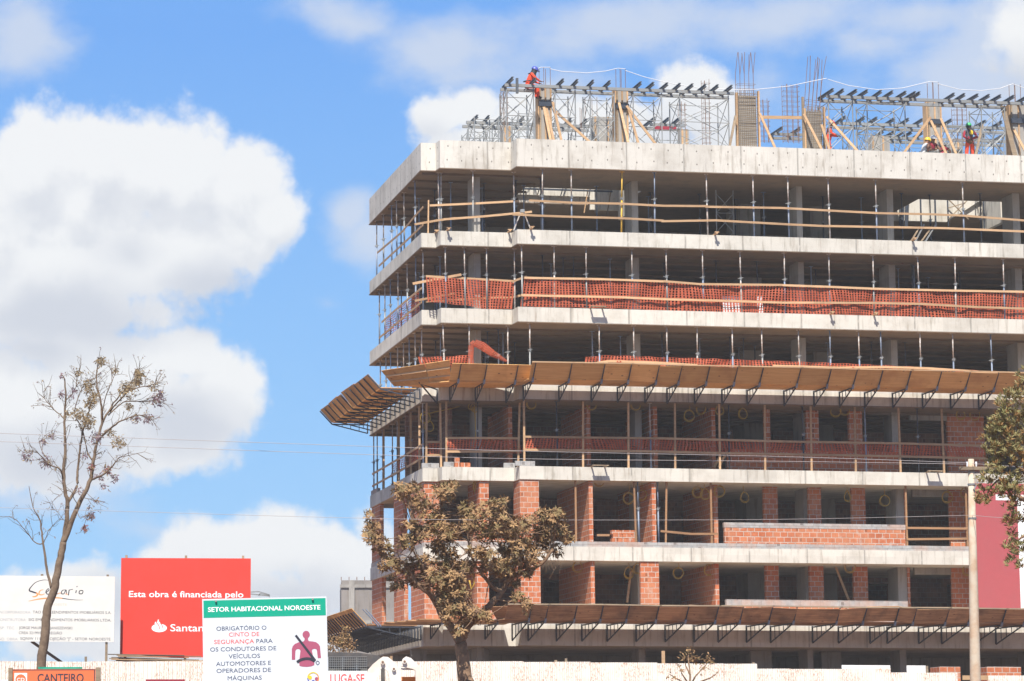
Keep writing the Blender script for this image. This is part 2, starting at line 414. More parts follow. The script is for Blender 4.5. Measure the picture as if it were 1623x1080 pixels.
M_paint = mat('pale_rusty_steel', (.52, .50, .47), .7, .3, 0, .2, 5, (.27, .15, .085), .8, objrand=.15)
M_dark = mat('dark_steel', (.045, .055, .075), .55, .4, .2, .2, 4)
M_rust = mat('rusted_rebar', (.22, .13, .09), .85, .2, .2, .2, 4)
M_yprop = mat('yellow_steel', (.70, .43, .06), .6, .4, 0, .15, 4)
M_joist = mat('joist_grey_steel', (.10, .108, .12), .55, .4, .2, .2, 4)
M_net = mat('orange_net', (.56, .135, .068), .7, .2, 0, .25, 2.5, (.44, .095, .05), .8, trans=.3)
M_coil = mat('yellow_conduit', (.42, .27, .035), .5, .4, 0, .1, 6)
M_rope = mat('white_rope', (.72, .70, .68), .8, .2)
M_wire = mat('grey_cable', (.46, .41, .39), .7, .2)
M_white = mat('white_vinyl', (.60, .63, .655), .5, .35, 0, .04, 1.5, (.54, .56, .575), .4)
M_cream = mat('cream_board', (.66, .635, .585), .5, .35, 0, .05, 1.5, (.60, .57, .52), .5)
M_red = mat('red_vinyl', (.66, .050, .032), .45, .35, 0, .06, 1.2, (.60, .055, .04), .5, bump=.12, bscale=1.6)
M_banner = mat('pink_red_vinyl', (.40, .085, .092), .55, .3, 0, .06, 1.2, (.36, .09, .095), .5, bump=.15, bscale=1.3)
M_green = mat('green_vinyl', (.0, .32, .20), .5, .35, 0, .05, 2)
M_orange = mat('orange_paint', (.72, .155, .055), .5, .35, 0, .05, 2)
M_black = mat('dark_letter', (.035, .035, .05), .6, .3)
M_navy = mat('navy_letter', (.045, .06, .12), .6, .3)
M_greyl = mat('grey_letter', (.33, .33, .34), .6, .3)
M_tan = mat('tan_letter', (.62, .50, .40), .6, .3)
M_redl = mat('red_letter', (.75, .07, .06), .6, .3)
M_orl = mat('orange_letter', (.80, .26, .06), .6, .3)
M_pink = mat('rose_vinyl', (.36, .085, .145), .55, .3)
M_whitel = mat('white_letter', (.85, .85, .84), .5, .3)
M_pole = mat('pole_concrete', (.52, .44, .34), .85, .2, 0, .15, 2.5, (.44, .27, .16), .7, bump=.2)
M_bark = mat('grey_bark', (.20, .145, .10), .95, .1, 0, .3, 6, (.11, .075, .055), .7, bump=.6)
M_bark2 = mat('dusty_bark', (.29, .185, .115), .95, .1, 0, .3, 5, (.12, .075, .05), .7, bump=.6)
M_ldust = mat('dusty_leaf', (.40, .25, .12), .85, .2, 0, .3, 5, (.23, .13, .07), .8, trans=.12)
M_ldust2 = mat('dusty_green_leaf', (.19, .14, .062), .8, .2, 0, .2, 5, (.30, .20, .10), .6, trans=.12)
M_lol = mat('olive_leaf', (.27, .25, .10), .6, .35, 0, .3, 5, (.33, .26, .12), .7, trans=.2)
M_lol2 = mat('brown_leaf', (.30, .165, .06), .7, .3, 0, .25, 5, trans=.2)
M_lpur = mat('purple_leaf', (.27, .195, .235), .8, .2, 0, .25, 5, (.27, .18, .16), .6, trans=.25)
M_ltan = mat('tan_leaf', (.36, .265, .15), .8, .2, 0, .25, 5, (.20, .15, .08), .6, trans=.25)
M_lred = mat('red_leaf', (.29, .12, .11), .8, .2, 0, .2, 5, trans=.25)
M_earth = mat('red_earth', (.19, .105, .06), .95, .1, 0, .25, .15, (.14, .08, .05), .7, bump=.4)
M_asph = mat('asphalt', (.05, .05, .05), .9, .2, 0, .2, 1)
M_skin = mat('brown_skin', (.16, .08, .05), .6, .3)
M_skin2 = mat('tan_skin', (.30, .155, .09), .6, .3)
M_ored = mat('red_uniform', (.72, .08, .04), .85, .15, 0, .15, 8)
M_maroon = mat('maroon_shirt', (.30, .035, .055), .85, .15, 0, .15, 8)
M_gshirt = mat('grey_shirt', (.085, .09, .10), .85, .15, 0, .15, 8)
M_wshirt = mat('pale_shirt', (.55, .55, .55), .85, .15, 0, .1, 8)
M_boot = mat('dark_boot', (.03, .03, .035), .6, .3)
M_hblue = mat('blue_plastic', (.07, .09, .38), .35, .5)
M_hgreen = mat('green_plastic', (.05, .42, .14), .35, .5)
M_hwhite = mat('white_plastic', (.8, .8, .8), .35, .5)
M_hyel = mat('yellow_plastic', (.8, .52, .03), .35, .5)
M_glass = mat('dusty_glass', (.10, .12, .12), .15, .5)
def mat_glass():
    m = bpy.data.materials.new('dusty_clear_glass'); m.use_nodes = True; t = NT(m.node_tree); b = m.node_tree.nodes['Principled BSDF']
    b.inputs['Base Color'].default_value = (.09, .085, .075, 1); b.inputs['Roughness'].default_value = .2
    tr = t.n('ShaderNodeBsdfTransparent'); tr.inputs[0].default_value = (.85, .88, .86, 1); mx = t.n('ShaderNodeMixShader'); mx.inputs[0].default_value = .6
    m.node_tree.links.new(b.outputs[0], mx.inputs[1]); m.node_tree.links.new(tr.outputs[0], mx.inputs[2]); m.node_tree.links.new(mx.outputs[0], m.node_tree.nodes['Material Output'].inputs[0])
    return m
M_pane = mat_glass()
M_mach = mat('machine_white', (.74, .70, .64), .5, .4, 0, .06, 2, (.55, .38, .26), .45)
M_cab = mat('cab_dark_paint', (.060, .060, .062), .5, .35, 0, .15, 2, (.16, .125, .10), .5)
M_far = mat_concrete('far_facade_screen', (.25, .225, .205, 1), (.19, .17, .15, 1))


def mat_fence():
    m = bpy.data.materials.new('rusty_white_sheet'); m.use_nodes = True; t = NT(m.node_tree); b = m.node_tree.nodes['Principled BSDF']
    b.inputs['Roughness'].default_value = .55; b.inputs['Specular IOR Level'].default_value = .35
    tc = t.n('ShaderNodeTexCoord').outputs['Object']; oi = t.n('ShaderNodeObjectInfo')
    off = t.n('ShaderNodeCombineXYZ'); t.put(off.inputs[0], t.m('MULTIPLY', oi.outputs['Random'], 53.0)); t.put(off.inputs[2], t.m('MULTIPLY', oi.outputs['Random'], 19.0))
    p = t.vm('ADD', tc, off.outputs[0]).outputs[0]
    n1 = t.noise(t.vm('MULTIPLY', p, (9, 9, 1.6)).outputs[0], 1.2, 7, .7); n2 = t.noise(t.vm('MULTIPLY', p, (9, 9, 3)).outputs[0], 3.6, 6, .74)
    big = t.noise(p, 1.4, 3)
    f = t.m('MULTIPLY', t.ramp(n2.outputs[0], .50, .60), t.ramp(big.outputs[0], .36, .58))
    f = t.m('ADD', t.m('MULTIPLY', f, .9), t.m('MULTIPLY', t.ramp(n1.outputs[0], .5, .75), .35), clamp=True)
    col = t.mix(f, (.74, .70, .625, 1), (.42, .18, .085, 1))
    t.put(b.inputs['Base Color'], col); MATS['fence'] = m; return m
M_fence = mat_fence()

# ------------------------------------------------------------------ the ground
def ground_z(x, y):
    def sm(a, b, t):
        t = min(1, max(0, (t - a) / (b - a))); return t * t * (3 - 2 * t)
    return -1.6 + 1.6 * sm(30, 62, y) + 1.4 * sm(66, 87, y) + .7 * sm(90, 108, y)
def build_ground():
    mb = MB()
    ys = [-300, -120, 0, 10, 20, 26] + [30 + 2 * i for i in range(42)] + [120, 160, 240, 500, 900]
    xs = [-500, -250, -120, -60, -40] + [-30 + 4 * i for i in range(20)] + [60, 90, 200, 350, 600]
    for y in ys:
        for x in xs:
            mb.v.append((x, y, ground_z(x, y)))
    n = len(xs)
    for j in range(len(ys) - 1):
        for i in range(n - 1):
            a = j * n + i; mb.f.append((a, a + 1, a + n + 1, a + n))
    struct(mb.build('ground', M_earth, smooth=True))
    mb = MB()
    for x0, x1, n_ in ((-60, 60, 30),):
        for i in range(n_):
            a = x0 + (x1 - x0) * i / n_; b = x0 + (x1 - x0) * (i + 1) / n_
            mb.quad((a, 4, -1.595), (b, 4, -1.595), (b, 24, -1.595), (a, 24, -1.595))
    struct(mb.build('road', M_asph))
build_ground()

# ------------------------------------------------------------------ the building
LV = [  # (name, top, bottom)
    ('roof', 25.10, 23.98), ('s2', 21.44, 20.87), ('s3', 18.35, 17.77), ('s4', 15.31, 14.70), ('s5', 12.07, 11.55), ('s6', 8.955, 8.41), ('s7', 6.05, 5.11)]
GZ = 2.1
UR = 33.0; VB = 13.15
PLAN = [(-3.5, 1.37), (-2.90, 1.37), (-2.84, .77), (0.03, .77), (.09, 0), (UR, 0), (UR, VB), (-3.5, VB)]
bld = thing('apartment_block', 'unfinished concrete apartment block of open floors, brick walls below, filling the right half', 'building', BM)
FL = ['top floor', 'second floor down', 'third floor down', 'fourth floor down', 'fifth floor down', 'sixth floor down']


def ring_prism(mb, outer, holes, z0, z1):
    """slab with rectangular holes: outer polygon cut into strips along u"""
    if not holes:
        mb.prism(outer, z0, z1); return
    mb.prism([p for p in outer[:5]] + [(holes[0][0], 0), (holes[0][0], VB), (-3.5, VB)], z0, z1)
    edges = []
    for i, h in enumerate(holes):
        mb.box(h[0], h[1], 0, h[2], z0, z1); mb.box(h[0], h[1], h[3], VB, z0, z1)
        nxt = holes[i + 1][0] if i + 1 < len(holes) else UR
        mb.box(h[1], nxt, 0, VB, z0, z1)
HOLES = [(uat(808, 7), uat(990, 7), 3.9, 7.2), (uat(1418, 7), uat(1570, 7), 3.8, 7.2)]
def build_building():
    for i, (nm, zt, zb) in enumerate(LV):
        mb = MB()
        if i == 0:
            # edge beam plus thinner deck inside it
            ring_prism(mb, PLAN, HOLES, zb, zt)
            mb.build('roof_slab', M_roofc, bld)
        else:
            mb.prism(PLAN, zb, zt); mb.build('floor_slab', M_conc, bld)
        if i < 4:   # soffit formwork still in place, its edge showing under the fascia
            mb = MB()
            P2 = [(-3.53, 1.34), (-2.92, 1.34), (-2.86, .74), (0.01, .74), (.07, -.03), (UR, -.03), (UR, VB), (-3.53, VB)]
            if i == 0:
                hs = [(a - .0, b + .0, c, d) for a, b, c, d in HOLES]
                mb.prism(P2[:5] + [(hs[0][0], -.03), (hs[0][0], VB), (-3.53, VB)], zb - .04, zb - .002)
                for k, h in enumerate(hs):
                    mb.box(h[0], h[1], -.03, h[2], zb - .04, zb - .002); mb.box(h[0], h[1], h[3], VB, zb - .04, zb - .002)
                    mb.box(h[1], hs[k + 1][0] if k + 1 < len(hs) else UR, -.03, VB, zb - .04, zb - .002)
            else:
                mb.prism(P2, zb - .04, zb - .002)
            mb.build('soffit_board', M_soffit, bld)
            mb = MB()       # joists under the formwork
            for k in range(8):
                v = 1.6 + k * 1.5
                mb.box(-3.4, 1.55 if i == 0 else UR - .2, v, v + .07, zb - .13, zb - .041)
            mb.build('soffit_joist', M_soffit, bld)
    # columns, floor by floor
    colpx = [(750.6, 760.7), (1001, 1011), (1262, 1271), (1405, 1415), (1604, 1615)]
    for i in range(7):
        zt = LV[i][2] - .04 if i < 4 else LV[i][2]; zb = LV[i + 1][1] if i < 6 else GZ
        for a, b in colpx:
            u0, u1 = uat(a, 1.95, 300), uat(b, 1.95, 300)
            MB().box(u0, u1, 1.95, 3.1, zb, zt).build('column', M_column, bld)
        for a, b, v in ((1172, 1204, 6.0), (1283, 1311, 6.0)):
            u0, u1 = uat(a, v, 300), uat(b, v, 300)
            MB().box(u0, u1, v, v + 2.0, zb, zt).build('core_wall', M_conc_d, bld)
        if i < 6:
            MB().box(-1.7, UR, 12.7, 12.9, zb, zt).build('rear_wall', M_conc_d if i < 3 else M_brick_shade, bld)
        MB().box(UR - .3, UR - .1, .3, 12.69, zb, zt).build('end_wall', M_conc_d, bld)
    for k, h in enumerate(HOLES):      # upstand walls of the light wells that catch the sun, cut to the lit patches' outline
        w_ = h[3] - .15
        if k == 0:
            um = uat(935, w_, 320); zl, zr = uv(900, 311, w_)[1], uv(960, 333, w_)[1]
            MB().box(h[0], um, w_, h[3] - .002, zl, 25.5).build('light_well_wall', M_conc, bld); MB().box(um + .002, h[1], w_, h[3] - .002, zr, 25.5).build('light_well_wall', M_conc, bld)
            zz = uv(900, 302, w_ - .3)[1]; MB().box(h[0], um + .9, w_ - .35, w_ - .25, zz - .02, zz + .04).build('well_beam', M_dark, bld)
            for j in range(0, 9, 2):
                x = h[0] + .2 + j * .5; MB().bar((x, w_ - .2, zr + (.5 if j < 6 else -.2)), (x + .3 * (-1) ** j, w_ - .22, 25.2), .04, .04).build('well_strut', (M_timber, M_dark, M_oldtimber)[j % 3], bld)
        else:
            zr = uv(1500, 352, w_)[1]; ue = uat(1500, w_, 340)
            MB().prism([(h[0], zr), (ue, zr), (h[1], zr + 1.15), (h[1], 25.5), (h[0], 25.5)], w_, h[3] - .002, 'y').build('light_well_wall', M_conc, bld)
            for px, wd in ((1428, .2), (1436, .14), (1460, .06), (1483, .06), (1503, .05), (1560, .06)):
                x = uat(px, w_ - .3, 330); MB().bar((x, w_ - .25, zr - .3), (x + (.12 if wd > .1 else 0), w_ - .25, 25.3), wd, .04).build('well_strut', M_dark, bld)
            for pa, pb in (((1503, 316), (1535, 348)), ((1503, 348), (1535, 316)), ((1503, 330), (1530, 322))):
                a = uv(pa[0], pa[1], w_ - .3); b = uv(pb[0], pb[1], w_ - .3); MB().bar((a[0], w_ - .3, a[1]), (b[0], w_ - .3, b[1]), .04, .04).build('well_strut', M_oldtimber, bld)
        MB().box(h[1] - .2, h[1] - .002, h[2] + 1.2, h[3] - .16, 23.3, 25.4).build('light_well_wall', M_conc, bld)
    # ---- brick and block walls of the lower floors
    def wall(u0, u1, v0, v1, z0, z1, m=M_brick, nm='brick_wall'):
        MB().box(min(u0, u1), max(u0, u1), v0, v1, z0, z1).build(nm, m, bld)
    for fi in (3, 4, 5):
        zt, zb = LV[fi][2] - (.04 if fi == 3 else 0), LV[fi + 1][1]
        pyc = 1235 - (zt + zb) / 2 * 41
        front = {3: 1.45, 4: .12, 5: .12}[fi]
        # cross walls running into the building
        for px, v0 in {3: ((936, 1.2), (1042, 1.2), (1134, 1.2), (812, 1.6)), 4: ((940, .15), (1040, .15), (1138, 1.0)), 5: ((943, .15), (1140, .6))}[fi]:
            u1 = uat(px, v0, pyc); wall(u1 - .16, u1, v0, 5.4, zb, zt)
        # piers
        piers = {3: ((1278, 1298, 1.4), (1346, 1367, 1.4), (1502, 1560, 1.6), (1212, 1221, 1.4)),
                 4: ((1211, 1233, 1.4), (1282, 1302, 1.4), (1350.5, 1372, 1.4), (1506, 1560, 1.5), (1434, 1438, 1.5)),
                 5: ((1016, 1045, .06), (1214, 1235, 1.4), (1284, 1306, 1.4), (1354, 1376, 1.4), (1510, 1560, 1.5), (1439, 1443, 1.5))}[fi]
        for a, b, v0 in piers:
            wall(uat(a, v0, pyc), uat(b, v0, pyc), v0, v0 + .19, zb, zt)
        # concrete jamb columns
        for a, b in {3: ((1414, 1424),), 4: ((1420, 1435),), 5: ((1424, 1439),)}[fi]:
            wall(uat(a, 1.55, pyc), uat(b, 1.55, pyc), 1.55, 1.94, zb, zt, M_column, 'column')
        # inner back wall with door openings
        u = -1.2
        k = 0
        while u < UR - 3:
            w = 1.2 + (k * 37 % 5) * .35
            wall(u, u + w, 7.6, 7.76, zb, zt, M_brick_shade); wall(u + w + .003, u + w + .897, 7.62, 7.74, zb + 2.1, zt, M_brick_shade)
            u += w + .9; k += 1
        if fi == 3:
            wall(uat(1152, 1.2, 720), uat(1424, 1.2, 720), 1.2, 1.36, zb, zb + .95)
        if fi > 3:
            # corner walls round the stepped corner: pier with return, window pier, corner pier
            a = (825, 854.5) if fi == 4 else (826, 857)
            wall(.10, uat(a[1], .05, pyc), .05, .24, zb, zt)
            wall(.10, .28, .245, 1.2, zb, zt)
            wall(uat(760 if fi == 4 else 756, .85, pyc), uat(775, .85, pyc), .85, 1.04, zb, zt); wall(uat(760 if fi == 4 else 756, .85, pyc), uat(760, .85, pyc) + .16, 1.045, 3.0, zb, zt)
            wall(-3.44, uat(697 if fi == 4 else 695, 1.45, pyc), 1.45, 1.63, zb, zt)
            wall(-3.44, -3.27, 1.635, 4.2, zb, zt)
            for a, b in (((622, 637), (586.5, 600)) if fi == 4 else ((622, 638), (586.5, 603))):
                v0, v1 = sd(b, 870)[0], sd(a, 870)[0]
                wall(-3.44, -3.27, min(v0, v1), min(max(v0, v1), VB - .05), zb, zt)
            wall(uat(776, .9, pyc), uat(815, .9, pyc), .9, 1.04, zb, zb + (.35 if fi == 4 else .52))
            wall(uat(700, 1.0, pyc), uat(758, 1.0, pyc), 1.5, 1.65, zb, zb + .3)
        else:
            wall(uat(643, 5.0, pyc), uat(662, 5.0, pyc) , 5.0, 5.2, zb, zt, M_brick_shade); wall(-2.2, -2.05, 2.6, 4.8, zb, zt, M_brick_shade)
    # lintels over the right-hand openings
    for fi in (3, 4, 5):
        zt = LV[fi][2] - (.041 if fi == 3 else .001)
        MB().box(uat(1438, 1.62), uat(1506, 1.62), 1.62, 1.8, zt - .28, zt).build('lintel', M_conc_d, bld)
    # balcony parapets
    u0, z0 = uv(1149, 858, .06); u1, _ = uv(1435, 858, .06)
    zb = 9.16
    wall(u0, u1, .06, .24, zb, zb + .62); wall(u0 - .02, u1 + .02, .05, .25, zb + .622, zb + .82, M_block, 'block_course')
    u0 = uat(1152, .06, 950); u1 = uat(1438, .06, 950)
    wall(u0, u1, .06, .24, 6.06, 6.70); wall(u0 - .02, u1 + .02, .05, .25, 6.702, 6.96, M_block, 'block_course')
    # grey block course along the slab
    wall(.09, UR - .4, .02, .16, 8.957, 9.155, M_block, 'block_course')
    wall(-3.45, -2.86, 1.39, 1.53, 8.957, 9.155, M_block, 'block_course'); wall(-2.80, .03, .79, .93, 8.957, 9.155, M_block, 'block_course')
    wall(-3.48, -3.34, 1.55, VB - .1, 8.957, 9.155, M_block, 'block_course'); wall(-3.48, -3.34, VB - 1.6, VB - .1, 12.072, 12.27, M_block, 'block_course')
    # pilotis: rear wall bits
    ga, gb = uat(1334, 9, 1055), uat(1470, 9, 1055)
    wall(-3.3, ga, 9.0, 9.2, GZ, 5.108, M_conc_d, 'rear_wall'); wall(gb, UR - .4, 9.0, 9.2, GZ, 5.108, M_conc_d, 'rear_wall'); wall(ga + .002, gb - .002, 9.01, 9.19, uv(1400, 1054.5, 9)[1], 5.107, M_conc_d, 'rear_wall')
    for a, b, v in ((1190, 1223, 3.2), (1302, 1333, 3.4), (652, 676, 4.0), (745, 775, 3.2)):
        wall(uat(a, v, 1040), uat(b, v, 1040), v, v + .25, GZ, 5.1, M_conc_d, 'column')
build_building()

# loose blocks and boards resting on the fifth slab edge
def box_thing(name, label, cat, u0, u1, v0, v1, z0, z1, m, group=None):
    o = MB().box(0, u1 - u0, 0, v1 - v0, 0, z1 - z0).build(name, m); o.matrix_world = at(u0, v0, z0)
    return tag(o, label, cat, group)
for k, (a, b, v, lab) in enumerate(((669, 696, 1.40, 'grey blocks laid on the slab corner left of the stepped front'), (704, 719, .82, 'short grey block on the slab step beside orange clay blocks'),
                                    (799, 816, .82, 'grey block course left of the deep step on the fifth slab'), (817, 848, .03, 'grey block course right of the deep step on the fifth slab'))):
    box_thing('concrete_block', lab, 'block', uat(a, v, 735), uat(b, v, 735), v, v + .14, 12.072, 12.27, M_block, 'loose grey blocks on the slab edge')
for k, (px, n, r, lab) in enumerate(((721, 1, 2, 'two orange clay blocks stacked on end at the slab step'), (730, 2, 1, 'pair of orange clay blocks lying on the slab step'))):
    t = thing('clay_block_pile', lab, 'bricks', at(uat(px, .9, 735), .9, 12.072))
    for i in range(n):
        for j in range(r):
            MB().box(i * .2, i * .2 + .19, 0, .2, j * .19, j * .19 + .185).build('clay_block', M_brick, t)
t = thing('clay_block_stack', 'neat stack of orange hollow clay blocks on the fifth floor edge', 'bricks', at(uat(970, .35, 850), .35, 9.157))
for j in range(3):
    for i in range(5):
        if j == 2 and i == 9: continue
        MB().box(i * .195 + (.04 if j == 1 else 0), i * .195 + .19 + (.04 if j == 1 else 0), .02 * (i % 2), .3, j * .165, j * .165 + .16).build('clay_block', M_brick, t)

# ------------------------------------------------------------------ steel props and timber posts
PROP_CACHE = {}
def prop_meshes(h, kind):
    key = (round(h, 2), kind)
    if key not in PROP_CACHE:
        lo, hi = {0: (M_blue, M_paint), 1: (M_paint, M_paint), 2: (M_galv, M_paint), 3: (M_blue, M_blue), 4: (M_yprop, M_yprop), 5: (M_dark, M_dark)}[kind]
        m = h * .56
        out = []
        out.append(('lower_tube', MB().tube([(0, 0, .012), (0, 0, m)], .034, 8).mesh('lower_tube', lo, True)))
        out.append(('upper_tube', MB().tube([(0, 0, m), (0, 0, h - .012)], .026, 8).mesh('upper_tube', hi, True)))
        cm = MB().tube([(0, 0, m - .05), (0, 0, m + .04)], .055, 8); cm.tube([(-.13, -.02, m - .01), (.10, -.05, m + .03)], .012, 5); cm.tube([(0, -.07, m - .06), (0, -.07, m + .08)], .012, 5)
        out.append(('collar', cm.mesh('collar', M_galv)))
        out.append(('base_plate', MB().box(-.07, .07, -.07, .07, 0, .012).mesh('base_plate', lo)))
        out.append(('head_plate', MB().box(-.08, .08, -.08, .08, h - .012, h).mesh('head_plate', hi)))
        PROP_CACHE[key] = out
    return PROP_CACHE[key]
KN = {0: 'blue and pale', 1: 'pale rusty', 2: 'grey and pale', 3: 'blue', 4: 'yellow', 5: 'dark'}
def prop(u, v, z, h, kind, label, group, tilt=(0, 0)):
    t = thing('steel_prop', label, 'steel prop', at(u, v, z, rnd.uniform(-.6, .6), tilt), group)
    for nm, me in prop_meshes(h, kind):
        link(nm, me, t)
    return t
def post(u, v, z, h, label, group, tilt=(0, 0), w=.075, m=None):
    o = MB().box(-w / 2, w / 2, -.03, .03, 0, h).build('timber_post', m or M_timber); o.matrix_world = at(u, v, z, 0, tilt)
    return tag(o, label, 'timber post', group)


FRONT = {0: ([(696, 1), (699.5, 2), (750, 2), (816, 0), (860, 0), (906.5, 0), (985, 4), (1038, 3), (1122, 1), (1195.6, 0), (1250.7, 0), (1315.5, 1), (1390, 0), (1528, 0)],
             [597, 608, 621, 629, 641, 658.5]),
         1: ([(707, 0), (737.6, 2), (772, 2), (816, 1), (828, 2), (879, 1), (930, 2), (1003, 0), (1058, 2), (1115, 0), (1175.6, 1), (1244, 0), (1316, 0), (1385.5, 2), (1457.5, 0), (1515, 1), (1592, 0)],
             [601.5, 610, 619, 631, 646, 659, 671]),
         2: ([(705, 1), (744, 2), (805, 1), (840, 2), (950.5, 0), (1005, 2), (1058, 0), (1105.5, 1), (1162, 0), (1209.5, 2), (1268, 1), (1317, 3), (1363, 0), (1398, 3), (1460, 0), (1512, 0), (1573, 3)],
             [603, 612, 619.5, 630.5, 640, 649, 659, 668.5]),
         3: ([(671, 0), (757, 5), (883.5, 5), (1032, 0), (1156, 5), (1274, 5), (1373, 3), (1456, 5)], [591, 598, 607, 622, 630, 652])}
def edge_v(u):
    return 1.37 if u < -2.87 else .77 if u < .06 else 0.0
def build_props():
    for fi, (fr, sides) in FRONT.items():
        zb = LV[fi + 1][1]; h = LV[fi][2] - .041 - zb
        g = 'steel props along the edge of the ' + FL[fi]
        pyb = {0: 372, 1: 492, 2: 600, 3: 735}[fi]
        for k, (px, kd) in enumerate(fr):
            v = (1.37 if px < 700 else .77 if px < 822 else 0) + .16
            u = uat(px, v, pyb)
            tl = (rnd.uniform(-.006, .006), rnd.uniform(-.012, .012))
            if kd == 4: tl = (0, .035)
            if fi == 2 and px == 705: tl = (0, -.03)
            prop(u, v, zb, h, kd, '%s steel prop on front edge of %s, %s from left' % (KN[kd], FL[fi], od(k)), g, tl)
        for k, px in enumerate(sides):
            v = sd(px, pyb + 40, -3.36)[0]
            if v > VB - .1: v = VB - .15
            kd = (0, 2, 3)[k % 3]
            prop(-3.36, v, zb, h, kd, '%s steel prop on left side of %s, %s from rear' % (KN[kd], FL[fi], od(k)), g.replace('edge', 'left side'), (rnd.uniform(-.01, .01), 0))
        if fi < 3:
            k = 0; pts = []
            for i in range(24):
                pts.append((rnd.uniform(-2.5, 21), rnd.uniform(1.2, 5.0)))
            pts.sort()
            for (u, v) in pts:
                if any(abs(u - uat(a, 2.2)) < .5 for a in (755, 1006, 1267, 1410, 1610)): u += .6
                prop(u, v, zb, h - .09, 5 if k % 3 else 3, '%s steel prop inside %s behind the front row, %s from left' % ('dark' if k % 3 else 'dark blue', FL[fi], od(k)), 'steel props deep inside the ' + FL[fi]); k += 1
    for fi in range(3):
        zb = LV[fi + 1][1]; h = LV[fi][2] - .141 - zb
        for k, (u, v) in enumerate(((-2.5, 2.6), (-2.3, 4.6), (-2.6, 6.4), (-2.2, 8.6), (-2.5, 11.0))):
            prop(u, v, zb, h, 5 if k % 2 else 3, '%s steel prop in second row along left side of %s, %s from front' % ('dark' if k % 2 else 'blue', FL[fi], od(k)), 'second row of props along the left side, ' + FL[fi])
    for k, (a, b, v, fi, lab) in enumerate((((1323, 895), (1346, 953), 1.9, 5, 'pinkish plank leaning in the window between two brick piers of the sixth floor down'), ((1132, 741), (1142, 722), .9, 3, 'board leaning on the slab edge beside clay cross wall, left of a pair'), ((1139, 741), (1149, 722), .9, 3, 'board leaning on the slab edge beside clay cross wall, right of a pair'), ((1000, 905), (994, 955), 1.2, 5, 'thin timber leaning left of the wide brick pier on the sixth floor down'))):
        p, q = Vector((*[uv(a[0], a[1], v)[0]], v, uv(a[0], a[1], v)[1])), Vector((uv(b[0], b[1], v)[0], v, uv(b[0], b[1], v)[1]))
        o = MB().bar((0, 0, 0), q - p, .09, .03, (0, 1, 0)).build('leaning_plank', M_timber); o.matrix_world = at(*p); tag(o, lab, 'plank', 'planks leaning inside the floors')
    # timber posts
    z4 = LV[4][1]; h4 = LV[3][2] - .041 - z4
    for k, px in enumerate((675.5, 699, 707.5, 821, 831, 924, 996, 1070, 1141, 1212.5, 1286, 1356, 1427, 1496)):
        v = (1.37 if px < 703 else .77 if px < 824 else 0) + .1
        post(uat(px, v, 735), v, z4, h4, 'timber post on front edge of fourth floor down, %s from left' % od(k), 'timber posts below the upper debris tray', (0, .035 if px in (821,) else rnd.uniform(-.012, .018)))
    for k, v in enumerate((2.6, 4.4, 7.0, 10.5)):
        post(-3.38, v, z4, h4, 'timber post on the left side below the upper debris tray, %s from the front' % od(k), 'timber posts below the upper debris tray, left side')
    z5 = 9.157; h5 = LV[4][2] - z5
    for k, (px, tl) in enumerate(((913, 0), (1008, -.02), (1055, .03), (1128, 0), (1437.5, 0), (1533, 0))):
        post(uat(px, .22, 855), .22, z5, h5, 'timber post in the brick floor above the blockwork course, %s from the left' % od(k), 'timber posts on the brick floor', (0, tl), .07, M_shadetimber)
    for k, (px, kd, tl) in enumerate(((1013, 3, .012), (1036, 2, 0), (1044, 3, .004))):
        prop(uat(px, .3, 855), .3, z5, h5, kd, 'steel prop spattered white on the brick floor, %s of three beside clay blocks' % od(k), 'props on the brick floor', (0, -tl))
build_props()

